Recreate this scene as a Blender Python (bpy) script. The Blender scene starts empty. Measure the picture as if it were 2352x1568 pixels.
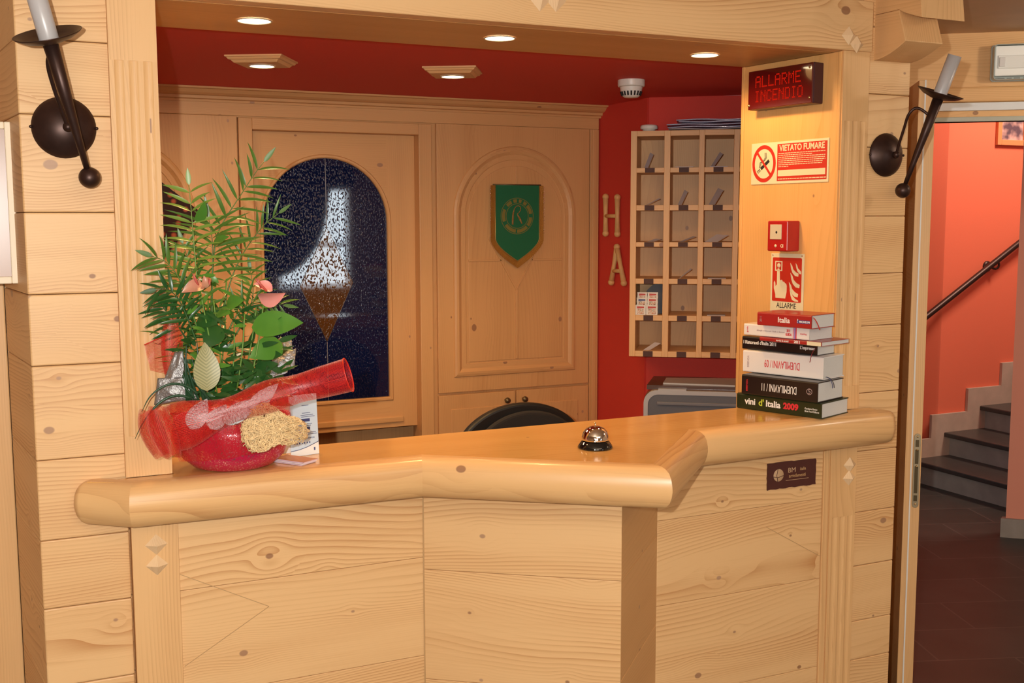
import bpy, bmesh, math, random
import numpy as np
from mathutils import Matrix, Vector
random.seed(7)
sc = bpy.context.scene
COL = sc.collection
PI = math.pi

# ------------------------------------------------------------------ camera
F = 2516.0
YAW, PIT, ROL = (math.radians(a) for a in (24.865, 6.272, -0.1356))
CAM = np.array([0.0, 0.0, 1.65])
def _axes():
    f = np.array([math.sin(YAW)*math.cos(PIT), math.cos(YAW)*math.cos(PIT), -math.sin(PIT)])
    r = np.array([math.cos(YAW), -math.sin(YAW), 0.0]); u = np.cross(r, f)
    r2 = math.cos(ROL)*r + math.sin(ROL)*u; u2 = -math.sin(ROL)*r + math.cos(ROL)*u
    return r2, u2, f
AX = _axes()
cam = bpy.data.cameras.new('camera'); cam_ob = bpy.data.objects.new('camera', cam); COL.objects.link(cam_ob)
cam.sensor_fit = 'HORIZONTAL'; cam.sensor_width = 36.0; cam.lens = F/2352*36.0
cam.clip_start = 0.02; cam.clip_end = 100
r_, u_, f_ = AX
cam_ob.matrix_world = Matrix(((r_[0], u_[0], -f_[0], CAM[0]), (r_[1], u_[1], -f_[1], CAM[1]), (r_[2], u_[2], -f_[2], CAM[2]), (0, 0, 0, 1)))
sc.camera = cam_ob

# ------------------------------------------------------------------ world, exposure, main lights
sc.view_settings.view_transform = 'Standard'
sc.view_settings.look = 'None'
sc.view_settings.exposure = 0.0
sc.view_settings.gamma = 1.0
sc.view_settings.use_curve_mapping = False
w = bpy.data.worlds.new('world'); sc.world = w; w.use_nodes = True
w.node_tree.nodes['Background'].inputs[0].default_value = (0.9, 0.95, 1.0, 1)
w.node_tree.nodes['Background'].inputs[1].default_value = 0.15
def light(name, kind, loc, power, color, size=0.05, target=None, **kw):
    l = bpy.data.lights.new(name, kind); l.energy = power; l.color = color
    if kind == 'AREA':
        l.shape = 'RECTANGLE'; l.size = size; l.size_y = kw.pop('size_y', size)
    else:
        l.shadow_soft_size = size
    for k, v in kw.items(): setattr(l, k, v)
    o = bpy.data.objects.new(name, l); COL.objects.link(o); o.location = loc
    if target is not None:
        o.rotation_euler = (Vector(target)-Vector(loc)).to_track_quat('-Z', 'Y').to_euler()
    return o
# the camera's own flash, up and to the left of the lens
light('camera_flash', 'SPOT', (-0.095, 0.03, 1.71), 156, (1.0, 1.0, 0.96), 0.012, (1.6, 2.6, 1.35), spot_size=math.radians(150), spot_blend=0.25)
# lobby ceiling light behind the photographer
light('lobby_ceiling_light', 'AREA', (1.3, -0.6, 2.34), 30, (1.0, 0.80, 0.58), 1.6, (1.3, -0.6, 0), size_y=1.2)
# ceiling light inside the reception
light('reception_ceiling_light', 'AREA', (0.6, 3.55, 2.12), 8, (1.0, 0.74, 0.48), 0.5, (0.6, 3.55, 0), size_y=0.3)
# added fill light, brightens the boards over the stair doorway and the hall
light('lobby_fill', 'AREA', (3.7, 1.5, 2.33), 15, (1.0, 0.84, 0.64), 0.2, (4.2, 3.5, 1.3))
# stairwell light
light('stairwell_light', 'AREA', (5.9, 3.9, 3.4), 62, (1.0, 0.82, 0.66), 0.5, (5.7, 5.1, 1.6))

# ------------------------------------------------------------------ geometry helpers
def ray(x, y): return (x-1176)/F*AX[0] - (y-784)/F*AX[1] + AX[2]
def onz(x, y, z): d = ray(x, y); return CAM + d*(z-CAM[2])/d[2]
def ony(x, y, Y): d = ray(x, y); return CAM + d*Y/d[1]
def onx(x, y, X): d = ray(x, y); return CAM + d*X/d[0]
def onpl(x, y, p, n):
    d = ray(x, y); p = np.array(p, float); n = np.array(n, float); return CAM + d*((p-CAM)@n)/(d@n)
def unit(v): v = np.array(v, float); return v/np.linalg.norm(v)
ORIG = {}
class MB:
    """collects geometry for one mesh, with UVs in metres: u along the grain"""
    def __init__(s): s.V = []; s.Fc = []; s.UV = []; s.sm = []; s.mi = []
    def add(s, V, Fs, grain=(1, 0, 0), smooth=False, uv=None, mi=0):
        b = len(s.V); V = [tuple(map(float, v)) for v in V]; s.V += V
        g = unit(grain); off = (random.uniform(0, 40), random.uniform(0, 40))
        for f in Fs:
            s.Fc.append([b+i for i in f]); s.sm.append(smooth); s.mi.append(mi)
            if uv is not None: s.UV.append([uv[i] for i in f]); continue
            P = [np.array(V[i]) for i in f]; n = np.zeros(3)
            for i in range(len(P)):
                a, c = P[i], P[(i+1) % len(P)]; n += np.cross(a, c)
            ln = np.linalg.norm(n); n = n/ln if ln > 1e-12 else np.array([0, 0, 1.0])
            ua = g - n*(g@n)
            if np.linalg.norm(ua) < 0.05:
                t = np.array([0, 0, 1.0]) if abs(n[2]) < .9 else np.array([1.0, 0, 0]); ua = t - n*(t@n)
            ua = unit(ua); va = np.cross(n, ua)
            s.UV.append([(p@ua+off[0], p@va+off[1]) for p in P])
        return s
    def box(s, lo, hi, grain=(1, 0, 0), mi=0):
        x0, y0, z0 = lo; x1, y1, z1 = hi
        V = [(x, y, z) for x in (x0, x1) for y in (y0, y1) for z in (z0, z1)]
        return s.add(V, [(0, 1, 3, 2), (4, 6, 7, 5), (0, 4, 5, 1), (2, 3, 7, 6), (0, 2, 6, 4), (1, 5, 7, 3)], grain, mi=mi)
    def fbox(s, M, lo, hi, grain=(1, 0, 0), mi=0):
        """box in the local frame M (4x4 numpy)"""
        x0, y0, z0 = lo; x1, y1, z1 = hi
        V = [tr(M, (x, y, z)) for x in (x0, x1) for y in (y0, y1) for z in (z0, z1)]
        return s.add(V, [(0, 1, 3, 2), (4, 6, 7, 5), (0, 4, 5, 1), (2, 3, 7, 6), (0, 2, 6, 4), (1, 5, 7, 3)], M[:3, :3]@np.array(grain, float), mi=mi)
    def prism(s, poly, M, d0, d1, grain=(1, 0, 0), mi=0):
        """2-D polygon (ccw, in frame M's x,y) extruded along M's z from d0 to d1"""
        n = len(poly); V = [tr(M, (x, y, d0)) for x, y in poly]+[tr(M, (x, y, d1)) for x, y in poly]
        Fs = [tuple(range(n))[::-1], tuple(range(n, 2*n))]+[(i, (i+1) % n, n+(i+1) % n, n+i) for i in range(n)]
        return s.add(V, Fs, M[:3, :3]@np.array(grain, float), mi=mi)
    def lathe(s, prof, M=None, n=28, smooth=True, mi=0):
        M = np.eye(4) if M is None else M; V = []; m = len(prof); uv = []
        for i in range(n):
            a = 2*PI*i/n
            for r, z in prof: V.append(tr(M, (r*math.cos(a), r*math.sin(a), z))); uv.append((a*0.1, z))
        Fs = [(i*m+j, ((i+1) % n)*m+j, ((i+1) % n)*m+j+1, i*m+j+1) for i in range(n) for j in range(m-1)]
        return s.add(V, Fs, smooth=smooth, uv=uv, mi=mi)
    def tube(s, pts, rad, n=8, caps=True, mi=0):
        P = [np.array(p, float) for p in pts]; R = rad if hasattr(rad, '__len__') else [rad]*len(P)
        V = []; t0 = unit(P[1]-P[0]); up = np.array([0, 0, 1.0]) if abs(t0[2]) < .9 else np.array([1.0, 0, 0])
        a = unit(np.cross(t0, up)); uv = []; L = 0
        for i, p in enumerate(P):
            t = unit(P[min(i+1, len(P)-1)]-P[max(i-1, 0)]); a = a-t*(a@t); a = unit(a); b = np.cross(t, a)
            if i: L += np.linalg.norm(p-P[i-1])
            for k in range(n):
                th = 2*PI*k/n; V.append(p+R[i]*(a*math.cos(th)+b*math.sin(th))); uv.append((L, R[i]*th))
        Fs = [(i*n+k, i*n+(k+1) % n, (i+1)*n+(k+1) % n, (i+1)*n+k) for i in range(len(P)-1) for k in range(n)]
        if caps: Fs += [tuple(range(n))[::-1], tuple((len(P)-1)*n+k for k in range(n))]
        return s.add(V, Fs, smooth=True, uv=uv, mi=mi)
    def ball(s, c, r, n=16, mi=0, sz=1.0):
        prof = [(max(1e-5, r*math.sin(PI*i/n)), -r*sz*math.cos(PI*i/n)) for i in range(n+1)]
        M = np.eye(4); M[:3, 3] = c
        return s.lathe(prof, M, n*2, mi=mi)
    def grid(s, fn, nu, nv, mi=0, su=1.0, sv=1.0, smooth=True):
        V = []; uv = []
        for i in range(nu+1):
            for j in range(nv+1): V.append(fn(i/nu, j/nv)); uv.append((i/nu*su, j/nv*sv))
        Fs = [(i*(nv+1)+j, (i+1)*(nv+1)+j, (i+1)*(nv+1)+j+1, i*(nv+1)+j+1) for i in range(nu) for j in range(nv)]
        return s.add(V, Fs, smooth=smooth, uv=uv, mi=mi)
    def sweep(s, path, prof, closed=False, smooth=False, mi=0, capends=True):
        """profile (list of (out, z)) swept along a horizontal polyline with mitred corners; 'out' is to the right of travel"""
        n = len(path); P = [np.array(p[:2], float) for p in path]; z0 = [p[2] if len(p) > 2 else 0 for p in path]; m = len(prof)
        V = []
        for i in range(n):
            dp = unit(P[i]-P[i-1]) if (i > 0 or closed) else unit(P[1]-P[0])
            dn = unit(P[(i+1) % n]-P[i]) if (i < n-1 or closed) else dp
            rp = np.array([dp[1], -dp[0]]); rn = np.array([dn[1], -dn[0]]); b = unit(rp+rn); k = 1/max(.3, b@rp)
            for o, z in prof: q = P[i]+b*k*o; V.append((q[0], q[1], z0[i]+z))
        return V, m, n
def tr(M, p): return M[:3, :3]@np.array(p, float)+M[:3, 3]
def frame(o, ux, uy=None, n=None):
    ux = unit(ux)
    if n is None: uy = unit(uy); n = np.cross(ux, uy)
    n = unit(n); uy = np.cross(n, ux)
    M = np.eye(4); M[:3, 0] = ux; M[:3, 1] = uy; M[:3, 2] = n; M[:3, 3] = o
    return M
def axis_frame(o, z):
    z = unit(z); t = np.array([1.0, 0, 0]) if abs(z[0]) < .9 else np.array([0, 1.0, 0])
    x = unit(t-z*(t@z)); return frame(o, x, n=z)

def obj(name, mb, mat, parent=None, bevel=0, loc=None, seg=2, subd=0, solid=0, label=None):
    V = mb.V
    if parent is not None: o0 = ORIG[parent.name]
    elif loc is not None: o0 = np.array(loc, float)
    else:
        A = np.array(V); o0 = (A.min(0)+A.max(0))/2; o0[2] = A[:, 2].min()
    me = bpy.data.meshes.new(name)
    me.from_pydata([tuple(np.array(v)-o0) for v in V], [], mb.Fc)
    uvl = me.uv_layers.new(name='UVMap'); k = 0
    for p, uv in zip(me.polygons, mb.UV):
        for q in uv: uvl.data[k].uv = q; k += 1
    me.polygons.foreach_set('use_smooth', mb.sm)
    for m in (mat if isinstance(mat, (list, tuple)) else [mat]): me.materials.append(m)
    me.polygons.foreach_set('material_index', mb.mi)
    if not all(mb.sm):
        bm = bmesh.new(); bm.from_mesh(me); bmesh.ops.recalc_face_normals(bm, faces=bm.faces); bm.to_mesh(me); bm.free()
    me.update()
    o = bpy.data.objects.new(name, me); COL.objects.link(o)
    if parent is not None: o.parent = parent
    else: o.location = o0
    ORIG[o.name] = o0
    if solid:
        m = o.modifiers.new('solid', 'SOLIDIFY'); m.thickness = solid; m.offset = 0
    if bevel:
        m = o.modifiers.new('bevel', 'BEVEL'); m.width = bevel; m.segments = seg; m.limit_method = 'ANGLE'; m.angle_limit = math.radians(40); m.harden_normals = False
    if subd:
        m = o.modifiers.new('sub', 'SUBSURF'); m.levels = subd; m.render_levels = subd
    if label: o['label'] = label
    return o
def thing(name, label, cat, loc, group=None):
    o = bpy.data.objects.new(name, None); COL.objects.link(o); o.location = loc; o.empty_display_size = .05
    ORIG[o.name] = np.array(loc, float); o['label'] = label; o['category'] = cat
    if group: o['group'] = group
    return o
def tag(o, label, cat, group=None):
    o['label'] = label; o['category'] = cat
    if group: o['group'] = group
    return o
def struct(name, mb, mat, bevel=0, parent=None, **k):
    o = obj(name, mb, mat, parent, bevel, **k)
    if parent is None: o['kind'] = 'structure'
    return o
def copy_tree(o, parent=None):
    c = o.copy(); COL.objects.link(c); c.parent = parent
    for ch in list(o.children): copy_tree(ch, c)
    return c
def text(body, M, size, mat, parent, name='lettering', ext=0.0004, align='CENTER', sx=1.0, sy=1.0, bold=0.0, space=1.0, shear=0.0):
    cu = bpy.data.curves.new('t', 'FONT'); cu.body = body; cu.size = size; cu.align_x = align; cu.align_y = 'CENTER'
    cu.extrude = ext; cu.offset = bold; cu.space_character = space; cu.shear = shear; cu.resolution_u = 3
    t = bpy.data.objects.new('t', cu); COL.objects.link(t); bpy.context.view_layer.update()
    me = bpy.data.meshes.new_from_object(t.evaluated_get(bpy.context.evaluated_depsgraph_get()))
    bpy.data.objects.remove(t); bpy.data.curves.remove(cu)
    mb = MB()
    V = [tr(M, (v.co.x*sx, v.co.y*sy, v.co.z)) for v in me.vertices]
    mb.add(V, [tuple(p.vertices) for p in me.polygons], uv=[(v.co.x, v.co.y) for v in me.vertices])
    bpy.data.meshes.remove(me)
    return obj(name, mb, mat, parent)

# ------------------------------------------------------------------ materials
def newmat(name):
    m = bpy.data.materials.new(name); m.use_nodes = True
    nt = m.node_tree; return m, nt, nt.nodes['Principled BSDF']
def plain(name, col, rough=.5, metal=0, spec=.5, emit=None, es=0, coat=0, noise=0, bump=0, bscale=200, trans=0, alpha=1):
    m, nt, b = newmat(name)
    b.inputs['Base Color'].default_value = (*col, 1); b.inputs['Roughness'].default_value = rough; b.inputs['Metallic'].default_value = metal
    b.inputs['Specular IOR Level'].default_value = spec; b.inputs['Coat Weight'].default_value = coat
    b.inputs['Transmission Weight'].default_value = trans; b.inputs['Alpha'].default_value = alpha
    if emit: b.inputs['Emission Color'].default_value = (*emit, 1); b.inputs['Emission Strength'].default_value = es
    if noise or bump:
        tc = nt.nodes.new('ShaderNodeTexCoord'); n = nt.nodes.new('ShaderNodeTexNoise'); n.inputs['Scale'].default_value = bscale; n.inputs['Detail'].default_value = 3
        nt.links.new(tc.outputs['Object'], n.inputs['Vector'])
        if noise:
            mx = nt.nodes.new('ShaderNodeMix'); mx.data_type = 'RGBA'
            mx.inputs[6].default_value = (*[c*(1-noise) for c in col], 1); mx.inputs[7].default_value = (*[min(1, c*(1+noise)) for c in col], 1)
            nt.links.new(n.outputs['Fac'], mx.inputs[0]); nt.links.new(mx.outputs[2], b.inputs['Base Color'])
        if bump:
            bp = nt.nodes.new('ShaderNodeBump'); bp.inputs['Strength'].default_value = bump; bp.inputs['Distance'].default_value = .002
            nt.links.new(n.outputs['Fac'], bp.inputs['Height']); nt.links.new(bp.outputs[0], b.inputs['Normal'])
    return m
def pine(name, light_c, dark_c, F=75, contrast=.55, rough=.45, coat=0, knots=.5, bump=.12, kscale=(3.8, 5.2), wig=5.0):
    m, nt, b = newmat(name); N = nt.nodes; L = nt.links
    def math_(op, a, c=None):
        n = N.new('ShaderNodeMath'); n.operation = op
        for i, v in enumerate((a, c)):
            if v is None: continue
            if isinstance(v, (int, float)): n.inputs[i].default_value = v
            else: L.new(v, n.inputs[i])
        return n.outputs[0]
    uv = N.new('ShaderNodeUVMap'); sp = N.new('ShaderNodeSeparateXYZ'); L.new(uv.outputs[0], sp.inputs[0]); u, v = sp.outputs[0], sp.outputs[1]
    def vec(su, sv):
        c = N.new('ShaderNodeCombineXYZ'); L.new(math_('MULTIPLY', u, su), c.inputs[0]); L.new(math_('MULTIPLY', v, sv), c.inputs[1]); return c.outputs[0]
    n1 = N.new('ShaderNodeTexNoise'); n1.noise_dimensions = '2D'; n1.inputs['Scale'].default_value = 1; n1.inputs['Detail'].default_value = 1.5; L.new(vec(1.6, 6.5), n1.inputs['Vector'])
    vo = N.new('ShaderNodeTexVoronoi'); vo.voronoi_dimensions = '2D'; vo.inputs['Scale'].default_value = 1; L.new(vec(*kscale), vo.inputs['Vector'])
    sc_ = N.new('ShaderNodeSeparateColor'); L.new(vo.outputs['Color'], sc_.inputs[0])
    gate = math_('LESS_THAN', sc_.outputs[0], knots)
    d = vo.outputs['Distance']
    ksz = math_('ADD', math_('MULTIPLY', math_('POWER', sc_.outputs[1], 2.5), .05), .022)      # core radius in cell units
    bumpk = math_('MULTIPLY', gate, math_('EXPONENT', math_('MULTIPLY', math_('POWER', math_('DIVIDE', d, math_('MULTIPLY', ksz, 4.6)), 2), -1)))
    spk = N.new('ShaderNodeSeparateXYZ'); L.new(vo.outputs['Position'], spk.inputs[0])
    dv = math_('SUBTRACT', v, math_('MULTIPLY', spk.outputs[1], 1/kscale[1]))
    v2 = math_('SUBTRACT', v, math_('MULTIPLY', math_('MULTIPLY', dv, bumpk), .93))     # lines part round each knot
    n2 = N.new('ShaderNodeTexNoise'); n2.noise_dimensions = '2D'; n2.inputs['Scale'].default_value = 1; n2.inputs['Detail'].default_value = 0; L.new(vec(.55, 3.6), n2.inputs['Vector'])
    phase = math_('ADD', math_('ADD', math_('MULTIPLY', v2, F), math_('MULTIPLY', n1.outputs['Fac'], wig*.55)), math_('MULTIPLY', n2.outputs['Fac'], F*.24))
    n3 = N.new('ShaderNodeTexNoise'); n3.noise_dimensions = '2D'; n3.inputs['Scale'].default_value = 1; n3.inputs['Detail'].default_value = 1; L.new(vec(1.1, 15), n3.inputs['Vector'])
    ring = math_('MULTIPLY', math_('POWER', math_('FRACT', phase), 2.5), math_('MINIMUM', math_('MAXIMUM', math_('MULTIPLY', math_('SUBTRACT', n3.outputs['Fac'], .30), 3.2), .15), 1.15))
    fib = N.new('ShaderNodeTexNoise'); fib.noise_dimensions = '2D'; fib.inputs['Scale'].default_value = 1; fib.inputs['Detail'].default_value = 2; L.new(vec(5, 500), fib.inputs['Vector'])
    big = N.new('ShaderNodeTexNoise'); big.noise_dimensions = '2D'; big.inputs['Scale'].default_value = 1; L.new(vec(.9, 9), big.inputs['Vector'])
    fac = math_('MULTIPLY', ring, contrast)
    fac = math_('ADD', fac, math_('MULTIPLY', math_('SUBTRACT', fib.outputs['Fac'], .5), .35))
    fac = math_('ADD', fac, math_('MULTIPLY', math_('SUBTRACT', big.outputs['Fac'], .45), .7))
    cr = N.new('ShaderNodeMix'); cr.data_type = 'RGBA'; cr.clamp_factor = True; L.new(fac, cr.inputs[0])
    cr.inputs[6].default_value = (*light_c, 1); cr.inputs[7].default_value = (*dark_c, 1)
    kf = math_('MULTIPLY', gate, math_('SMOOTH_MIN', math_('MAXIMUM', math_('MULTIPLY', math_('SUBTRACT', ksz, d), 70), 0), 1))
    kc = N.new('ShaderNodeMix'); kc.data_type = 'RGBA'; kc.clamp_factor = True
    L.new(math_('MINIMUM', kf, .8), kc.inputs[0]); L.new(cr.outputs[2], kc.inputs[6])
    kn = N.new('ShaderNodeMix'); kn.data_type = 'RGBA'; kn.inputs[6].default_value = (.22, .085, .04, 1); kn.inputs[7].default_value = (.42, .25, .16, 1); L.new(sc_.outputs[2], kn.inputs[0])
    L.new(kn.outputs[2], kc.inputs[7]); L.new(kc.outputs[2], b.inputs['Base Color'])
    b.inputs['Roughness'].default_value = rough; b.inputs['Coat Weight'].default_value = coat; b.inputs['Coat Roughness'].default_value = .12
    b.inputs['Specular IOR Level'].default_value = .35
    bp = N.new('ShaderNodeBump'); bp.inputs['Strength'].default_value = bump; bp.inputs['Distance'].default_value = .0015
    L.new(math_('SUBTRACT', math_('MULTIPLY', fib.outputs['Fac'], .3), ring), bp.inputs['Height']); L.new(bp.outputs[0], b.inputs['Normal'])
    return m
PINE = pine('pine', (.76, .475, .225), (.52, .25, .09), F=115, wig=8, contrast=.74, knots=.80)
PINE_Q = pine('pine_quiet', (.74, .445, .20), (.53, .265, .095), contrast=.42, F=95, knots=.22, bump=.08)
PINE_DOOR = pine('pine_cupboard', (.66, .365, .15), (.48, .235, .08), contrast=.30, F=80, knots=.5, bump=.05)
PINE_TOP = pine('pine_varnished', (.72, .40, .13), (.56, .26, .065), contrast=.4, F=60, rough=.22, coat=.35, knots=.12, bump=.03)
PINE_PANEL = pine('pine_panel', (.78, .44, .16), (.58, .28, .07), contrast=.35, F=85, knots=.3, bump=.05)
RED = plain('red_paint', (.65, .046, .027), .75, noise=.06, bump=.15, bscale=350)
SALMON = plain('salmon_paint', (.80, .17, .085), .8, noise=.03, bump=.1, bscale=300)
IRON = plain('brown_iron', (.050, .024, .018), .40, metal=.6, spec=.5, noise=.3, bscale=60)
FROST = plain('frosted_glass', (.74, .71, .71), .32, spec=.6, trans=.45)
WHITE = plain('white_plastic', (.75, .74, .68), .35)
CHROME = plain('chrome', (.80, .77, .74), .06, metal=1)
BRASS = plain('brass', (.62, .46, .22), .3, metal=1)
BLACK = plain('black_gloss', (.006, .006, .006), .08, coat=.6)
BLACKM = plain('black_matt', (.012, .011, .011), .7)
PAPER = plain('paper', (.80, .79, .75), .7)

# ================================================================== THE SETTING
I4 = np.eye(4)
UP = (0, 0, 1)
def planks(poly, seams, z0, z1, ins=.0025, grain=(1, 0, 0)):
    mb = MB(); zs = [z0]+[s for s in sorted(seams) if z0 < s < z1]+[z1]
    for a, b in zip(zs[:-1], zs[1:]): mb.prism(poly, I4, a+.0006, b-.0006, grain)
    return mb
L_SEAMS = [.14, .31, .48, .65, .825, .975, 1.149, 1.35, 1.50, 1.67, 1.87, 2.021, 2.20]
R_SEAMS = [.16, .317, .439, .612, .778, .964, 1.14, 1.34, 1.494, 1.662, 1.86, 2.012, 2.20]
struct('wall_left', planks([(.043, 2.48), (.222, 2.48), (.222, 2.50), (.30, 2.50), (.27, 2.84), (.0, 2.80)], L_SEAMS, 0, 2.37), PINE, bevel=.003)
struct('wall_right', planks([(2.255, 2.48), (2.438, 2.48), (2.438, 2.88), (2.14, 2.88), (2.19, 2.50), (2.255, 2.50)], R_SEAMS, 0, 2.37), PINE, bevel=.003)

def fluted(x0, x1, y0, yb, zlo, zhi, flutes, zf0, zf1):
    """post with a plain part and a part with shallow flutes"""
    mb = MB()
    def plain_(a, b):
        if b > a: mb.box((x0, y0, a), (x1, yb, b), UP)
    plain_(zlo, zf0); plain_(zf1, zhi)
    poly = [(x0, yb), (x0, y0)]
    for (a, b) in flutes:
        xa, xb = x0+(x1-x0)*a, x0+(x1-x0)*b; h = (xb-xa)
        for k in range(7):
            t = k/6; poly.append((xa+h*t, y0+.0028*math.sin(PI*t)**.8))
    poly += [(x1, y0), (x1, yb)]
    mb.prism(poly, I4, zf0, zf1, UP)
    return mb
FL = [(.10, .30), (.40, .60), (.70, .90)]
p1 = struct('trim_1', fluted(.219, .3155, 2.458, 2.50, 1.1005, 2.37, FL, 1.19, 1.985), PINE_Q)
p2 = struct('trim_2', fluted(2.167, 2.262, 2.458, 2.50, 1.1005, 2.123, FL, 1.17, 1.93), PINE_Q)
p3 = struct('trim_3', fluted(.225, .3225, 2.458, 2.50, 0, 1.003, [(.2, .8)], .02, .03), PINE_Q)
p4 = struct('trim_4', fluted(2.165, 2.262, 2.458, 2.50, 0, 1.003, FL, .2, .78), PINE_Q)
mb = MB(); mb.box((.3165, 2.448, 2.123), (2.262, 2.50, 2.262))
mb.box((.3165, 2.455, 2.262), (2.20, 2.50, 2.272))
hd = struct('trim_5', mb, PINE, bevel=.003)
mb = MB(); mb.box((.3165, 2.47, 2.274), (2.262, 2.50, 2.37)); struct('wall_header', mb, PINE, bevel=.002)
def diamond(c, half, n=(0, -1, 0), rot=0.0, hs=1.0, h=.017):
    """carved four-sided pyramid on a face"""
    M = frame(c, np.cross((0, 0, 1), n)*1.0, n=n); mb = MB(); ca, sa = math.cos(rot), math.sin(rot)
    pts = [(half*hs*ca, half*hs*sa), (-half*sa, half*ca), (-half*hs*ca, -half*hs*sa), (half*sa, -half*ca)]
    V = [tr(M, (x, y, 0)) for x, y in pts]+[tr(M, (0, 0, h))]
    mb.add(V, [(0, 1, 4), (1, 2, 4), (2, 3, 4), (3, 0, 4)], UP); return mb
DIAM = pine('pine_carved', (.82, .58, .34), (.66, .42, .22), contrast=.5, F=160, knots=0, bump=.2)
def ornament(px, py, parent, half, yy, rot=0, hs=1.0):
    c = ony(px, py, yy); obj('diamond_ornament', diamond(c, half, rot=rot, hs=hs), DIAM, parent)
ornament(359, 1250, p3, .0235, 2.4578, hs=1.02); ornament(361, 1297, p3, .0235, 2.4578, hs=1.02)
ornament(1952, 1067, p4, .0235, 2.4578, hs=1.0); ornament(1950, 1097, p4, .0235, 2.4578, hs=1.0)
ornament(1240, -2, hd, .029, 2.4478); ornament(1277, 0, hd, .029, 2.4478)
ornament(1950, 82, hd, .026, 2.4478); ornament(1968, 102, hd, .024, 2.4478)
# soffit board over the counter and the board that lines the right pillar
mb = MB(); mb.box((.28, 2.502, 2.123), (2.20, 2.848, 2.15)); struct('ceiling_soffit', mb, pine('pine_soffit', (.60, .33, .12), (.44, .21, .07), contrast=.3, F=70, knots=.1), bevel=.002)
PO = np.array([2.167, 2.462, 0]); PD = unit([-.0535, .387, 0]); PN = np.array([-PD[1], PD[0], 0])
MP = frame(PO, -PD, n=PN)        # pillar panel frame: x towards the front, y up, z out of the board
mb = MB()
mb.prism([(-.392, 0), (0, 0), (0, 2.122), (-.392, 2.122)], frame((0, 0, 0), (1, 0, 0), n=(0, 0, 1)), -.018, 0, (0, 1, 0))
V = [tr(MP, v) for v in mb.V]; mb.V = [tuple(v) for v in V]
mb.fbox(MP, (-.012, 1.10, 0), (-.002, 2.122, .004), (0, 1, 0)); mb.fbox(MP, (-.392, 1.10, 0), (-.380, 2.122, .004), (0, 1, 0))
mbz = MB(); k = 0
pil = struct('wall_pillar', mb, PINE_PANEL, bevel=.0015)
# reception niche shell
mb = MB(); mb.prism([(-.9, 2.85), (2.43, 2.85), (3.03, 3.46), (2.50, 3.93), (2.50, 4.80), (-.9, 4.80)], I4, 2.155, 2.20); struct('ceiling', mb, RED)
mb = MB(); mb.box((-.9, 4.79, 0), (2.5, 4.83, 2.155)); struct('wall_back', mb, RED)
mb = MB(); mb.box((2.45, 3.95, 0), (2.50, 4.79, 2.155)); struct('wall_niche_right', mb, RED)
mb = MB(); mb.box((-.94, 2.86, 0), (-.9, 4.79, 2.155)); struct('wall_niche_left', mb, RED)
A36 = math.radians(36); UX = np.array([math.cos(A36), -math.sin(A36), 0]); NP = np.array([-math.sin(A36), -math.cos(A36), 0])
PW = np.array([2.45, 3.936, 0])
MW = frame(PW, UX, n=NP)         # angled wall frame: x along the wall to the right, y up, z towards the camera
mb = MB(); mb.fbox(MW, (.0, 0, -.05), (.82, 2.155, 0)); struct('wall_angled', mb, RED)
mb = MB(); mb.prism([(2.44, 2.885), (3.08, 3.475), (3.03, 3.50), (2.38, 2.905)], I4, 0, 2.37, UP); struct('wall_divider', mb, PINE_Q)
# doorway in the angled wall: header board, jamb, rails
def sw(x, y, h=0): return onpl(x, y, PW+NP*h, NP)
def swl(x, y, h=0): q = sw(x, y, h)-PW; return float(q@UX), float(q[2])
# open door leaf: hinged on the left side of the doorway, its lock edge towards the camera
HD = .87
jx1 = swl(2096, 600, HD)[0]; jx2 = swl(2134, 600, HD)[0]; ztl = swl(2110, 184, HD)[1]
zt = swl(2250, 279)[1]
mb = MB(); mb.fbox(MW, (.83, 0, -.05), (jx1-.01, 2.372, 0), UP); struct('wall_doorway_left', mb, PINE_Q)
mb = MB()
for a, b in ((zt, 2.12), (2.12, 2.40)): mb.fbox(MW, (jx1-.01, a, -.05), (2.6, b, 0))
struct('wall_doorway', mb, PINE_Q, bevel=.002)
mb = MB(); mb.fbox(MW, (jx1, .012, .012), (jx2, ztl, HD), UP); jamb = struct('door_1', mb, PINE_Q, bevel=.0015)
GASK = plain('white_gasket', (.72, .70, .66), .5)
gx = jx1+(jx2-jx1)*.34
mb = MB(); mb.fbox(MW, (gx, .012, HD-.001), (gx+.0045, ztl, HD+.002)); obj('gasket', mb, GASK, jamb)
STEEL = plain('brushed_lock_plate', (.36, .30, .20), .35, metal=.9)
lz0, lz1 = swl(2096, 1165, HD)[1], swl(2100, 995, HD)[1]; lx = (gx+.0045+jx2)/2
mb = MB(); n = 10; hw = .0105; pl = []
for k in range(n+1): a = PI*k/n; pl.append((lx+hw*math.cos(a), lz1-hw+hw*math.sin(a)))
for k in range(n+1): a = PI+PI*k/n; pl.append((lx+hw*math.cos(a), lz0+hw+hw*math.sin(a)))
mb.prism(pl, MW, HD+.0002, HD+.003); lp = obj('lock_plate', mb, STEEL, jamb, bevel=.0006)
mb = MB()
for t, h in ((.13, .012), (.31, .024), (.62, .045), (.87, .010)):
    zc = lz1-(lz1-lz0)*t; mb.fbox(MW, (lx-.006, zc-h, HD+.003), (lx+.005, zc+h, HD+.0045))
obj('latch_bolt', mb, plain('latch_dark', (.10, .075, .04), .35, metal=.8), lp)
mb = MB()
for t in (.04, .22, .44, .95): mb.lathe([(.0001, .0025), (.003, .002), (.0035, 0)], frame(tr(MW, (lx, lz1-(lz1-lz0)*t, HD+.003)), UX, n=NP), 12)
obj('screw', mb, BRASS, lp)
zr = [swl(2250, y)[1] for y in (236, 254, 268, 279)]
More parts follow.
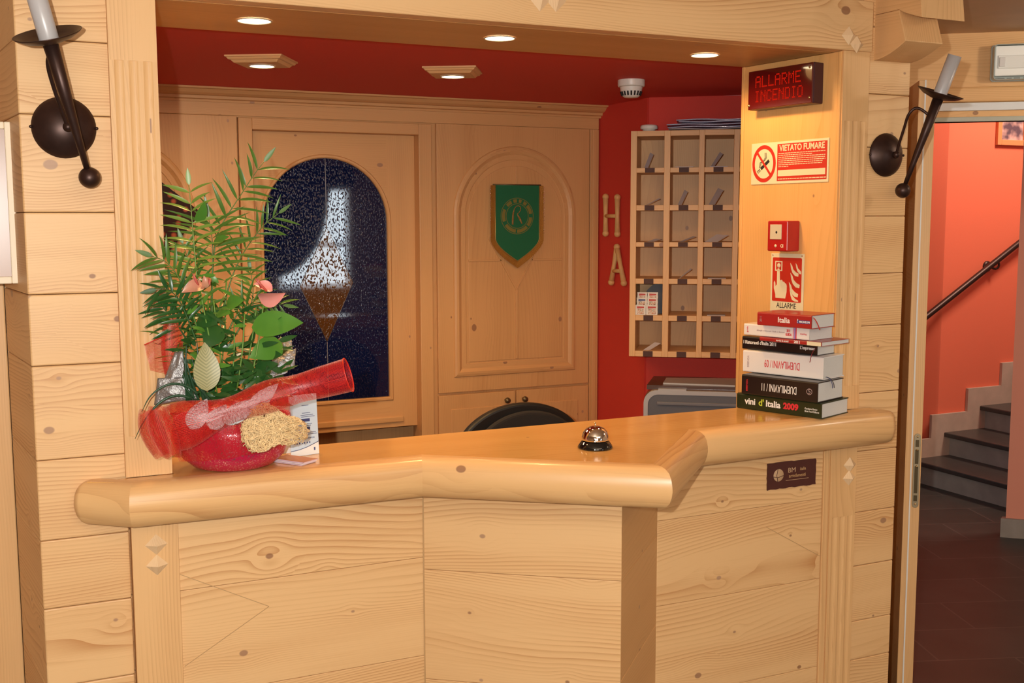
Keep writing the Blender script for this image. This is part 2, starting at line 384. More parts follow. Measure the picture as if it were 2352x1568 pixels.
mb = MB(); mb.fbox(MW, (jx2, zr[1], -.02), (2.6, zr[0], .014)); mb.fbox(MW, (jx2+.01, zr[1]-.004, -.02), (jx2+.09, zr[1], .012)); struct('trim_6', mb, plain('white_rail', (.70, .72, .74), .4), bevel=.003)
mb = MB(); mb.fbox(MW, (jx2, zr[3], -.05), (2.6, zr[2], .006)); struct('trim_7', mb, plain('grey_rail', (.42, .43, .36), .5), bevel=.002)
mb = MB(); mb.fbox(MW, (jx2, zr[0]+.002, 0), (2.6, zr[0]+.06, .018)); struct('trim_8', mb, PINE_Q, bevel=.008)
# log ends sticking out of the facade at the upper right
c1x0, c1x1 = 2.297, 2.436
def side(prof, x0, x1):
    mb = MB(); M = frame((0, 0, 0), (0, 1, 0), n=(1, 0, 0)); mb.prism(prof, M, x0, x1, (1, 0, 0)); return mb
arc = [(2.48-.121*t, 2.106+.038*t**1.8) for t in np.linspace(0, 1, 9)]
struct('trim_9', side([(2.482, 2.2325)]+[(2.482, arc[0][1])]+arc[1:]+[(2.388, 2.2325)], c1x0, c1x1), PINE_Q, bevel=.002)
arc = [(2.39-.089*t, 2.233-.036*t**.8) for t in np.linspace(0, 1, 7)]
struct('trim_10', side([(2.482, 2.3685), (2.482, 2.2335)]+arc+[(2.325, 2.3685)], c1x0, 2.455), PINE_Q, bevel=.002)
# lobby shell, ceiling and floor
m, nt, b = newmat('dark_tiles'); tc = nt.nodes.new('ShaderNodeTexCoord'); mp = nt.nodes.new('ShaderNodeMapping'); br = nt.nodes.new('ShaderNodeTexBrick')
mp.inputs['Rotation'].default_value = (0, 0, math.radians(20)); br.inputs['Scale'].default_value = 1; br.offset = 0.5
br.inputs['Brick Width'].default_value = .6; br.inputs['Row Height'].default_value = .3; br.inputs['Mortar Size'].default_value = .004
br.inputs['Color1'].default_value = (.055, .050, .044, 1); br.inputs['Color2'].default_value = (.070, .062, .055, 1); br.inputs['Mortar'].default_value = (.12, .10, .09, 1)
nz = nt.nodes.new('ShaderNodeTexNoise'); nz.inputs['Scale'].default_value = 6; nz.inputs['Detail'].default_value = 4; mx = nt.nodes.new('ShaderNodeMix'); mx.data_type = 'RGBA'; mx.blend_type = 'MULTIPLY'; mx.inputs[0].default_value = .5
nt.links.new(tc.outputs['Object'], mp.inputs[0]); nt.links.new(mp.outputs[0], br.inputs[0]); nt.links.new(tc.outputs['Object'], nz.inputs[0]); nt.links.new(br.outputs[0], mx.inputs[6]); nt.links.new(nz.outputs['Fac'], mx.inputs[7]); nt.links.new(mx.outputs[2], b.inputs['Base Color']); b.inputs['Roughness'].default_value = .38; b.inputs['Specular IOR Level'].default_value = .3
TILE = m
mb = MB(); mb.box((-3, -2.6, -.05), (9, 6, 0)); struct('floor', mb, TILE)
mb = MB(); mb.box((-3, -2.6, 2.372), (4.4, 2.50, 2.42), (0, 1, 0))
mb.add([(2.2, 2.5, 2.372), (4.6, 2.5, 2.372), (4.6, 2.4, 2.372), tr(MW, (2.4, 2.372, 0)), tr(MW, (.7, 2.372, 0))], [(0, 1, 3, 4)])
struct('ceiling_lobby', mb, plain('lobby_ceiling_boards', (.60, .40, .24), .6, noise=.12, bscale=8))
CREAM = plain('lobby_plaster', (.62, .42, .26), .8)
mb = MB(); mb.box((-3.05, -2.6, 0), (-3, 2.5, 2.372)); struct('wall_lobby_left', mb, CREAM)
mb = MB(); mb.box((4.4, -2.6, 0), (4.45, 2.2, 2.372)); struct('wall_lobby_right', mb, CREAM)
mb = MB(); mb.box((-3, 2.845, 0), (.26, 2.88, 2.372), UP); struct('wall_lobby_front', mb, PINE_DOOR)
# window behind the photographer: the daylight mirrored in the blue glass
def refl(x, y, Y, G=4.398):
    d = ray(x, y); g = CAM+d*G/d[1]; r = np.array([d[0], -d[1], d[2]]); return g+r*(Y-g[1])/r[1]
WY = -2.60
wa, wb = refl(640, 664, WY), refl(799, 430, WY); wx0, wz0, wx1, wz1 = wa[0], wa[2], wb[0], wb[2]
mb = MB()
for lo, hi in (((-3, WY-.05, 0), (wx0, WY, 2.372)), ((wx1, WY-.05, 0), (4.45, WY, 2.372)), ((wx0, WY-.05, 0), (wx1, WY, wz0)), ((wx0, WY-.05, wz1), (wx1, WY, 2.372))): mb.box(lo, hi)
struct('wall_lobby_back', mb, CREAM)
zm = refl(740, 562, WY)[2]
mb = MB()
for lo, hi in (((wx0, WY-.03, wz0), (wx0+.05, WY+.02, wz1)), ((wx1-.05, WY-.03, wz0), (wx1, WY+.02, wz1)), ((wx0+.05, WY-.03, wz0), (wx1-.05, WY+.02, wz0+.05)), ((wx0+.05, WY-.03, wz1-.05), (wx1-.05, WY+.02, wz1)), ((wx0+.05, WY-.03, zm-.03), (wx1-.05, WY+.01, zm+.03))): mb.box(lo, hi)
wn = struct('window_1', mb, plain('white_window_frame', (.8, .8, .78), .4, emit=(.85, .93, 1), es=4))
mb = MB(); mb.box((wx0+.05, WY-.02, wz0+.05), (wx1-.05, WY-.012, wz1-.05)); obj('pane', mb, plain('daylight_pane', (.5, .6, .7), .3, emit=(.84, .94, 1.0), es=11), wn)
mb = MB(); mb.box((-1.6, WY, .75), (-1.53, WY+.04, 2.25)); mb.box((.73, WY, .75), (.80, WY+.04, 2.25)); mb.box((-1.53, WY, .75), (.73, WY+.04, .82)); mb.box((-1.53, WY, 2.18), (.73, WY+.04, 2.25))
w2 = struct('fill_panel', mb, PINE_Q)  # unseen, added with its glowing pane as fill light from behind the camera
mb = MB(); mb.box((-1.53, WY+.002, .82), (.73, WY+.012, 2.18)); obj('pane', mb, plain('fill_panel_glow', (.5, .5, .5), .3, emit=(1.0, .87, .70), es=5.3), w2)
cvp = [refl(x, y, WY+.06) for x, y in ((590, 380), (812, 380), (812, 432), (757, 434), (752, 480), (742, 530), (724, 572), (698, 606), (668, 627), (640, 636), (590, 640))]
mb = MB(); MCV = frame((0, WY+.05, 0), (-1, 0, 0), n=(0, 1, 0)); mb.prism([(-p[0], p[2]) for p in cvp][::-1], MCV, 0, .02)
tag(obj('window_curtain', mb, plain('dark_curtain', (.02, .02, .03), .9)), 'dark curtain swept aside at the window, mirrored in the blue cupboard glass', 'curtain')
nb0, nb1 = refl(690, 862, WY+.01), refl(842, 782, WY+.01)
nbt = thing('notice_board', 'grey-green board with a green patch and red bars, mirrored in the blue glass', 'board', tuple((nb0+nb1)/2))
MNB = frame((0, WY+.002, 0), (-1, 0, 0), n=(0, 1, 0))
def nbox(x0, y0, x1, y1, h0, h1, name, mat, par):
    a_, b_ = refl(x0, y1, WY+.01), refl(x1, y0, WY+.01); mb = MB(); mb.box((a_[0], WY+h0, a_[2]), (b_[0], WY+h1, b_[2])); return obj(name, mb, mat, par)
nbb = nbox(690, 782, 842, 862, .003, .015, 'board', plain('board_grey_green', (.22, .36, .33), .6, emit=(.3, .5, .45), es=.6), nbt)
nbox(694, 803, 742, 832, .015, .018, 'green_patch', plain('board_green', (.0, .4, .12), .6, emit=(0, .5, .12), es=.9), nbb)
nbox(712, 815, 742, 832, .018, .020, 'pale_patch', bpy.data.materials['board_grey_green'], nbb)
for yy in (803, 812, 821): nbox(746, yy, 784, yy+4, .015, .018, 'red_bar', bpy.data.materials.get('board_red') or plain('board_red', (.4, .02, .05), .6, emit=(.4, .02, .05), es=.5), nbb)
# stair hall
SY = 5.12
cx_ = ony(2160, 800, SY)[0]
mb = MB(); mb.box((cx_, SY, 0), (8.5, SY+.05, 3.6)); struct('wall_stair', mb, SALMON)

mb = MB(); mb.prism([(cx_, SY), (cx_, SY+.05), (cx_-.9, SY+.60), (cx_-.9, SY+.55)], I4, 0, 3.6); struct('wall_stair_left', mb, SALMON)
q = onz(2300, 1246, 0); pc = onz(2308, 1232, 0)
mb = MB(); mb.prism([(pc[0], pc[1]), (pc[0]+1.1, pc[1]-1.0), (pc[0]+1.2, pc[1]-.9), (pc[0]+.14, pc[1]+.05)], I4, 0, 3.6); struct('wall_hall_right', mb, plain('salmon_pillar', (.78, .30, .20), .8, bump=.1))
STONE = plain('grey_stone', (.30, .25, .21), .6, noise=.25, bscale=14)
mb = MB(); mb.prism([(pc[0]-.03, pc[1]+.005), (pc[0]+1.09, pc[1]-1.03), (pc[0]+1.1, pc[1]-1.0), (pc[0]+.01, pc[1]+.03)], I4, 0, .10); struct('baseboard_right', mb, STONE)
mb = MB(); mb.box((2.9, 2.2, 3.6), (8.6, 5.2, 3.65)); struct('ceiling_stair', mb, plain('hall_white', (.7, .6, .5), .8))
mb = MB(); mb.box((8.5, 2.2, 0), (8.55, 5.2, 3.6)); struct('wall_stair_end', mb, SALMON)
SLATE = plain('dark_slate_tread', (.050, .042, .038), .35, noise=.3, bscale=20)
RISER = plain('grey_riser', (.36, .33, .30), .6, noise=.25, bscale=10)
NX = [5.155, 5.43, 5.735, 6.03, 6.33, 6.63]
st = MB(); st_root = None
mb = MB()
for i, x in enumerate(NX): mb.box((x+.03, 3.6, .15*i), (x+.06, SY, .15*(i+1)-.03), (0, 1, 0))
stairs = struct('stairs', mb, RISER)
for i, x in enumerate(NX):
    x1 = (NX[i+1] if i+1 < len(NX) else x+.3)+.06; mb = MB(); mb.box((x-(.02 if i else .02), 3.6, .15*(i+1)-.03), (x1, SY-.001, .15*(i+1)), (0, 1, 0)); obj('tread', mb, SLATE, stairs, bevel=.006)
mb = MB(); mb.box((cx_, SY-.018, .0), (5.19, SY-.001, .25))
for i, x in enumerate(NX): mb.box((x-.13 if i else x-.05, SY-.02, .15*i), (NX[i+1]-.13 if i+1 < len(NX) else x+.2, SY-.001, .15*(i+1)+.12))
struct('baseboard_stair', mb, plain('stone_skirting', (.52, .40, .31), .6, noise=.2, bscale=12))
# dark wooden opening to the left of the side wall
FRM = plain('pale_frame', (.78, .60, .40), .45)
mb = MB(); mb.box((-.6, 2.805, 0), (ony(43, 1300, 2.805)[0], 2.829, 1.56), UP); struct('trim_11', mb, PINE_Q, bevel=.003)

# ================================================================== THE COUNTER
PATH = [(.130, 2.452), (.2185, 2.380), (.864, 2.364), (1.325, 2.027), (1.648, 2.355), (2.305, 2.376)]
PROF = [(-.045, 1.100), (-.022, 1.1), (-.010, 1.0965), (0, 1.089), (.006, 1.077), (.009, 1.062), (.010, 1.050), (.008, 1.036), (.003, 1.022), (-.006, 1.011), (-.017, 1.005), (-.03, 1.003), (-.045, 1.003)]
top = thing('countertop', 'honey-varnished pine countertop with thick rounded edge and jutting corner', 'countertop', (1.2, 2.45, 1.003))
V, m_, n_ = MB().sweep(PATH, PROF)
for i in range(n_-1):
    mb = MB(); a = V[i*m_:(i+1)*m_]; b = V[(i+1)*m_:(i+2)*m_]
    if i == n_-2:      # rounded right end
        b = [tuple(np.array(p)) for p in b]; ex = []
        for t in np.linspace(0, 1, 6)[1:]:
            ex.append([(p[0]+.03*math.sin(t*PI/2)*1.0, p[1]+max(0, 2.385-.045+.0-p[1]+.06)*(1-math.cos(t*PI/2)), p[2]+(1.0515-p[2])*.18*(1-math.cos(t*PI/2))) for p in b])
        rows = [a, b]+ex
    elif i == 0:
        ex = []
        for t in np.linspace(1, 0, 6)[:-1]:
            ex.append([(p[0]-.012*math.sin(t*PI/2), p[1]+.02*(1-math.cos(t*PI/2))*1.0, p[2]+(1.0515-p[2])*.22*(1-math.cos(t*PI/2))) for p in a])
        rows = ex+[a, b]
    else: rows = [a, b]
    VV = [p for r in rows for p in r]; R = len(rows)
    Fs = [(r*m_+j, (r+1)*m_+j, (r+1)*m_+j+1, r*m_+j+1) for r in range(R-1) for j in range(m_-1)]
    # UVs: u along, v round the profile
    g = unit(np.array(b[5])-np.array(a[5])); vs = [0]
    for j in range(1, m_): vs.append(vs[-1]+math.dist(PROF[j], PROF[j-1]))
    ou, ov = random.uniform(0, 30), random.uniform(0, 30)
    uv = [(float(np.array(p)@g)+ou, vs[j]+ov) for r in rows for j, p in enumerate(r)]
    mb.add(VV, Fs, smooth=True, uv=uv)
    mb.add([rows[0][j] for j in range(m_)], [tuple(range(m_))], g); mb.add([rows[-1][j] for j in range(m_)], [tuple(range(m_))[::-1]], g)
    obj('nosing', mb, pine('pine_nosing', (.74, .445, .195), (.50, .235, .085), contrast=.6, F=60, rough=.33, coat=.15, knots=.35, bump=.05) if i == 0 else bpy.data.materials['pine_nosing'], top)
tp = [(.14, 2.458), (.236, 2.40), (.87, 2.386), (1.330, 2.062), (1.64, 2.380), (2.30, 2.40), (2.30, 2.454), (2.160, 2.456), (2.140, 2.625), (.325, 2.632), (.318, 2.456)]
mb = MB(); mb.prism(tp, I4, 1.03, 1.0994, (1, .0, 0)); obj('top_board', mb, PINE_TOP, top)
cnt = thing('reception_counter', 'pine reception counter front of wide horizontal boards with a jutting angled bay', 'counter', (1.2, 2.4, 0))
PJ = np.array([.900, 2.466, 0]); BC = np.array([1.2945, 2.179, 0]); RJ = np.array([1.576, 2.466, 0])
def board_panel(a, b, zs, back=.02, seed=0):
    mb = MB(); d = unit(b-a); n = np.array([d[1], -d[0], 0]); M = frame(a, d, n=n); L = np.linalg.norm(b-a)
    for z0, z1 in zip(zs[:-1], zs[1:]): mb.fbox(M, (0, z0+.0004, -back), (L, z1-.0004, 0))
    return mb
A0 = np.array([.3235, 2.466, 0])
obj('front_panel', board_panel(A0, PJ+[.01, 0, 0], [0, .30, .58, .83, 1.0]), PINE, cnt, bevel=.0015)
obj('bay_panel', board_panel(PJ, BC, [0, .26, .52, .80, 1.0]), PINE, cnt, bevel=.0015)
obj('bay_side_panel', board_panel(BC+unit(BC-PJ)*-.001, RJ, [0, .25, .55, .80, 1.0]), PINE_DOOR, cnt, bevel=.0015)
obj('front_panel', board_panel(RJ, np.array([2.142, 2.466, 0]), [0, .33, .60, .84, 1.0]), PINE, cnt, bevel=.0015)
mb = MB(); mb.box((2.143, 2.461, 0), (2.1645, 2.49, 1.0), UP); obj('edge_strip', mb, PINE_Q, cnt, bevel=.002)
# fine V grooves: the arrow-shaped joint in the panels
def groove(pts, M, w, parent, mat):
    mb = MB()
    for a, b in zip(pts[:-1], pts[1:]):
        a, b = np.array(a), np.array(b); d = (b-a)/np.linalg.norm(b-a); n = np.array([-d[1], d[0]])*w/2
        mb.prism([tuple(a-n), tuple(b-n), tuple(b+n), tuple(a+n)], M, 0, .0008)
    return obj('joint_line', mb, mat, parent)
GRV = plain('joint_wood', (.50, .30, .13), .6)
MF = frame((0, 2.4658, 0), (1, 0, 0), n=(0, -1, 0))
f2 = lambda x, y: (lambda q: (q[0], q[2]))(ony(x, y, 2.466))
groove([f2(412, 1318), f2(618, 1392), f2(424, 1530)], MF, .0016, cnt, GRV)
groove([f2(1895, 1283), f2(1760, 1210)], MF, .0016, cnt, GRV)
MB_ = frame(PJ, unit(BC-PJ), n=(unit(BC-PJ)[1], -unit(BC-PJ)[0], 0))
mb = MB(); mb.prism([(.001, 0), (.004, 0), (.004, .999), (.001, .999)], MB_, 0, .002); obj('corner_bead', mb, GRV, cnt)

# ================================================================== LAMPS
GLOW = plain('lit_lamp_glass', (1, .95, .8), .3, emit=(1.0, .80, .48), es=14)
RING = plain('lamp_ring', (.75, .68, .52), .3, metal=.5)
def downlight(px, py, label, power):
    c = onz(px, py, 2.123); t = thing('recessed_downlight', label, 'downlight', c, 'downlights in the soffit')
    M = np.eye(4); M[:3, 3] = c
    mb = MB(); mb.lathe([(.038, -.001), (.0385, -.003), (.0415, -.003), (.0425, -.0005)], M, 32); obj('ring', mb, RING, t)
    mb = MB(); mb.lathe([(.0001, -.0025), (.02, -.0024), (.0382, -.0012)], M, 32); obj('lamp_glass', mb, GLOW, t)
    l = light('downlight_lamp', 'SPOT', tuple(c-[0, 0, .012]), power, (1.0, .56, .20), .03, tuple(c-[0, 0, 1]), spot_size=math.radians(168), spot_blend=.45)
    return t
DL = 15
downlight(584, 47, 'round lit downlight in the wooden soffit, above the potted arrangement', DL)
downlight(1148, 87, 'round lit downlight in the wooden soffit, the middle one of its row', DL)
downlight(1619, 126, 'round lit downlight in the wooden soffit, beside the pillar with the red signs', DL*.75)
def hex_lamp(px, py, label, power):
    c = onz(px, py, 2.130); t = thing('ceiling_spotlight', label, 'ceiling light', (c[0], c[1], 2.155), 'spotlights on the red ceiling')
    ang = math.radians(-30)
    def ringp(h, z): return [(c[0]+h*math.cos(ang+PI/2*k+PI/4), c[1]+h*math.sin(ang+PI/2*k+PI/4), z) for k in range(4)]
    mb = MB(); rows = [(.126, 2.1548), (.126, 2.150), (.120, 2.149), (.114, 2.143), (.106, 2.142), (.096, 2.1345), (.088, 2.1335)]
    V = [p for h, z in rows for p in ringp(h, z)]
    Fs = [(r*4+k, r*4+(k+1) % 4, r*4+4+(k+1) % 4, r*4+4+k) for r in range(len(rows)-1) for k in range(4)]+[tuple(range((len(rows)-1)*4, len(rows)*4))]
    mb.add(V, Fs, (math.cos(ang), math.sin(ang), 0)); obj('mount_board', mb, PINE_Q, t)
    M = np.eye(4); M[:3, 3] = (c[0], c[1], 2.1332)
    mb = MB(); mb.lathe([(.037, 0), (.038, -.004), (.041, -.004), (.0425, .001)], M, 32); obj('ring', mb, RING, t)
    mb = MB(); mb.lathe([(.0001, -.0035), (.02, -.0034), (.0375, -.002)], M, 32); obj('lamp_glass', mb, GLOW, t)
    light('spotlight_lamp', 'SPOT', (c[0], c[1], 2.105), power, (1.0, .60, .26), .03, (c[0], c[1], 0), spot_size=math.radians(120), spot_blend=.8)
hex_lamp(602, 153, 'lit spotlight on a square wooden block on the red ceiling, above the blue-glass door', 14)
hex_lamp(1040, 177, 'lit spotlight on a square wooden block on the red ceiling, above the green pennant', 14)
def sconce(px, py, dxb, dxp, label, tube_len):
    c = ony(px, py, 2.478); ob_, op_ = .062, .150
    t = thing('torch_sconce', label, 'wall lamp', c, 'torch wall lamps on the plank wall')
    MWl = frame(c, (1, 0, 0), n=(0, -1, 0))
    mb = MB(); mb.lathe([(.0001, .030), (.012, .0295), (.028, .0255), (.044, .0175), (.056, .008), (.062, .0025), (.063, 0)], MWl, 40); bp = obj('back_plate', mb, IRON, t)
    for sx in (-1, 1): mb = MB(); mb.ball(tr(MWl, (sx*.0632, 0, .004)), .0035, 6); obj('side_screw', mb, IRON, bp)
    knob = tr(MWl, (.006, -.001, .034)); mb = MB(); mb.ball(knob, .0105, 10); obj('knob', mb, IRON, t)
    ball = c+np.array([dxb, -ob_, -.104]); pan = c+np.array([dxp, -op_, .150]); ax = unit(pan-ball)
    att = ball+(pan-ball)*.80
    side = -.020 if dxp < 0 else -.004
    p = [knob, knob+np.array([-.006+side*.3, -.018, .032]), knob+np.array([side*.8-.010, -.042, .075]), knob+np.array([side-.016, -.062, .112]), (att+knob+np.array([side-.030, -.055, .135]))/2+np.array([0, 0, .014]), att]
    # smooth the rod
    P2 = [np.array(q) for q in p]
    for _ in range(3):
        Q = [P2[0]]
        for a, b in zip(P2[:-1], P2[1:]): Q += [a*.75+b*.25, a*.25+b*.75]
        P2 = Q+[P2[-1]]
    mb = MB(); mb.tube(P2, .0042, 8); obj('arm', mb, IRON, t)
    mb = MB(); mb.ball(ball, .0215, 12); obj('ball_finial', mb, IRON, t)
    mb = MB(); mb.tube([ball+ax*.012, ball+(pan-ball)*.3, ball+(pan-ball)*.6, pan], [.0058, .008, .0115, .0150], 14); obj('torch_stem', mb, IRON, t)
    MPn = axis_frame(pan, ax)
    mb = MB(); mb.lathe([(.0001, -.004), (.02, -.003), (.045, .004), (.062, .014), (.0645, .0165), (.062, .0165), (.045, .0075), (.02, .001), (.0001, 0)], MPn, 40); obj('drip_pan', mb, IRON, t)
    mb = MB(); mb.lathe([(.0185, .001), (.0185, tube_len), (.0165, tube_len), (.0165, .001)], MPn, 24); obj('glass_tube', mb, FROST, t)
    mb = MB(); mb.lathe([(.0001, .05), (.009, .048), (.0105, .04), (.0105, .002)], MPn, 16); obj('bulb_holder', mb, plain('bulb_white', (.75, .75, .74), .25) if 'bulb_white' not in bpy.data.materials else bpy.data.materials['bulb_white'], t)
sconce(147, 293, .041, -.026, 'dark iron torch lamp leaning left on the plank wall beside the potted plant', .135)
sconce(2035, 356, .009, .042, 'dark iron torch lamp on the narrow plank wall next to the stair doorway', .120)
# smoke detector and loose detector base
def detector(c, R, H, flip, name, label):
    t = thing(name, label, 'smoke detector', c)
    M = np.eye(4); M[:3, 3] = c
    s_ = -1 if not flip else 1
    if not flip:
        mb = MB(); mb.lathe([(R, 0), (R, -.019), (R*.97, -.023), (R*.86, -.025), (R*.86, 0)], M, 40); obj('base_ring', mb, WHITE, t)
        mb = MB(); mb.lathe([(R*.84, -.024), (R*.80, -.036), (R*.66, -.055), (R*.50, -.062), (.0001, -.063)], M, 40); b = obj('sensor_body', mb, WHITE, t)
        mb = MB()
        for k in range(18):
            a = 2*PI*k/18; d = np.array([math.cos(a), math.sin(a), 0])
            p0 = np.array(c)+d*R*.775+[0, 0, -.041]; p1 = np.array(c)+d*R*.665+[0, 0, -.0555]
            mb.tube([p0, p1], .0032, 6)
        obj('slot', mb, BLACKM, b)
    else:
        mb = MB(); mb.lathe([(.0001, 0), (R*.72, 0), (R*.74, .009), (R, .010), (R, .020), (R*.9, .026), (.0001, .027)], M, 36); obj('detector_body', mb, WHITE, t)
    return t
detector(onz(1450, 184, 2.1548), .049, .06, False, 'smoke_detector', 'white slotted smoke detector hanging from the red ceiling')

# ================================================================== CUPBOARD ON THE BACK WALL
cup = thing('built_in_cupboard', 'pine wall cupboard with arched doors, moulded cornice and dark blue glass pane', 'cupboard', (1.0, 4.35, 0))
mb = MB(); mb.box((-.60, 4.352, 0), (.846, 4.74, 2.104), UP); mb.box((1.641, 4.352, 0), (2.444, 4.74, 2.104), UP); mb.box((.846, 4.352, 2.051), (1.641, 4.74, 2.104)); mb.box((.846, 4.60, 0), (1.641, 4.74, 2.051), UP); obj('carcass', mb, PINE_DOOR, cup)
mb = MB(); mb.box((-.6, 4.344, 2.056), (2.444, 4.3515, 2.106)); obj('fascia', mb, PINE_DOOR, cup, bevel=.002)
cp = [(4.352, 2.104), (4.336, 2.104), (4.334, 2.112), (4.322, 2.115), (4.320, 2.125), (4.307, 2.128), (4.296, 2.134), (4.283, 2.146), (4.272, 2.148), (4.270, 2.1545), (4.352, 2.1545)]
mb = MB(); mb.prism(cp, frame((0, 0, 0), (0, 1, 0), n=(1, 0, 0)), -.6, 2.4495, (0, 0, 1)); obj('cornice', mb, PINE_DOOR, cup)
mb = MB(); mb.box((2.40, 4.343, 0), (2.444, 4.3515, 2.055), UP); mb.box((2.412, 4.339, 0), (2.432, 4.3435, 2.055), UP); obj('side_moulding', mb, PINE_DOOR, cup, bevel=.002)
mb = MB(); mb.box((.847, 4.328, .0), (.900, 4.44, 2.050), UP); mb.box((1.583, 4.328, 0), (1.640, 4.44, 2.050), UP); mb.box((.900, 4.328, 2.005), (1.583, 4.44, 2.050)); obj('door_surround', mb, PINE_DOOR, cup, bevel=.003)
def arch_pts(cx, r, zs, zb, n=28):
    """closed outline of an arched opening, ccw in (x,z)"""
    return [(cx-r, zb), (cx+r, zb)]+[(cx+r*math.cos(PI*k/n), zs+r*math.sin(PI*k/n)) for k in range(n+1)]
def arch_plate(x0, x1, z0, z1, cx, r, zs, zb, ya, yb, n=28):
    mb = MB()
    for (a, b, c, d) in ((x0, z0, cx-r, z1), (cx+r, z0, x1, z1)): mb.box((a, ya, b), (c, yb, d), UP)
    mb.box((cx-r, ya, z0), (cx+r, yb, zb))
    xs = [(cx+r*math.cos(PI*k/n), zs+r*math.sin(PI*k/n)) for k in range(n+1)][::-1]
    for (xa, za), (xb, zb2) in zip(xs[:-1], xs[1:]):
        V = [(xa, ya, za), (xb, ya, zb2), (xb, ya, z1), (xa, ya, z1), (xa, yb, za), (xb, yb, zb2), (xb, yb, z1), (xa, yb, z1)]
        mb.add(V, [(0, 1, 2, 3)], (1, 0, 0), uv=[(x*.9+3, z+5) for x, _, z in V]); mb.add(V, [(4, 7, 6, 5), (0, 4, 5, 1)], (1, 0, 0))
    return mb
gd = obj('glazed_door', arch_plate(.9005, 1.5825, .78, 2.0045, 1.2035, .2575, 1.647, .911, 4.385, 4.412), PINE_DOOR, cup)
def along(path, parent, name, mat, rows, closed=True):
    """strip that follows a closed outline: rows = (inward offset, y)"""
    n = len(path); P = [np.array(p) for p in path]; mb = MB(); V = []
    for i in range(n):
        dp = unit(P[i]-P[i-1]); dn = unit(P[(i+1) % n]-P[i]); a = np.array([-dp[1], dp[0]]); b = np.array([-dn[1], dn[0]]); m2 = unit(a+b); k = 1/max(.5, m2@a)
        for o, y in rows: q = P[i]+m2*k*o; V.append((q[0], y, q[1]))
    m = len(rows); Fs = [(i*m+j, ((i+1) % n)*m+j, ((i+1) % n)*m+j+1, i*m+j+1) for i in range(n) for j in range(m-1)]
    for f in Fs:
        g = np.array(V[f[1]])-np.array(V[f[0]]); mb.add([V[i] for i in f], [(0, 1, 2, 3)], g if np.linalg.norm(g) > 1e-6 else (1, 0, 0), uv=None)
    return obj(name, mb, mat, parent)
along(arch_pts(1.2035, .2575, 1.647, .911), gd, 'glazing_bead', PINE_DOOR, [(-.016, 4.3845), (-.012, 4.379), (-.004, 4.379), (0, 4.3845)])
def hammered(name, col, scale=(90, 90), strength=.6, rough=.03, thr=.35):
    m, nt, b = newmat(name); b.inputs['Base Color'].default_value = (*col, 1); b.inputs['Roughness'].default_value = rough; b.inputs['Specular IOR Level'].default_value = .8
    tc = nt.nodes.new('ShaderNodeTexCoord'); mp = nt.nodes.new('ShaderNodeMapping'); mp.inputs['Scale'].default_value = (scale[0], scale[0], scale[1]); vz = nt.nodes.new('ShaderNodeTexNoise'); vz.inputs['Scale'].default_value = 1; vz.inputs['Detail'].default_value = 1
    nt.links.new(tc.outputs['Object'], mp.inputs[0]); nt.links.new(mp.outputs[0], vz.inputs['Vector'])
    bp = nt.nodes.new('ShaderNodeBump'); bp.inputs['Strength'].default_value = strength; bp.inputs['Distance'].default_value = .004
    rp_ = nt.nodes.new('ShaderNodeValToRGB'); rp_.color_ramp.elements[0].position = .54; rp_.color_ramp.elements[1].position = .88; nt.links.new(vz.outputs['Fac'], rp_.inputs[0]); nt.links.new(rp_.outputs[0], bp.inputs['Height']); nt.links.new(bp.outputs[0], b.inputs['Normal']); return m
BLUEG = hammered('blue_hammered_glass', (.004, .008, .042), (165, 95), .24)
BROWNG = hammered('brown_hammered_glass', (.075, .028, .007), (165, 95), .45)
MC = frame((0, 4.402, 0), (1, 0, 0), n=(0, -1, 0))
mb = MB(); mb.prism(arch_pts(1.2035, .2574, 1.647, .912), MC, 0, .004); gl = obj('glass_pane', mb, BLUEG, gd)
dm = [(1.197, 1.157), (1.312, 1.40), (1.205, 1.625), (1.089, 1.39)]
mb = MB(); mb.prism(dm, MC, .004, .0056); obj('diamond_inset', mb, BROWNG, gl)
mb = MB()
for a, b in (((1.2045, 1.904), (1.2045, 1.625)), ((1.1975, 1.157), (1.1985, .912))): mb.prism([(a[0]-.0012, b[1]), (a[0]+.0012, b[1]), (a[0]+.0012, a[1]), (a[0]-.0012, a[1])], MC, .004, .0055)
for a, b in zip(dm, dm[1:]+dm[:1]): mb.tube([tr(MC, (*a, .0055)), tr(MC, (*b, .0055))], .0009, 6)
obj('lead_came', mb, plain('dull_lead', (.22, .20, .19), .4, metal=.6), gl)
mb = MB(); mb.box((.96, 4.376, .80), (1.52, 4.385, .826)); obj('lower_moulding', mb, PINE_DOOR, gd, bevel=.006)
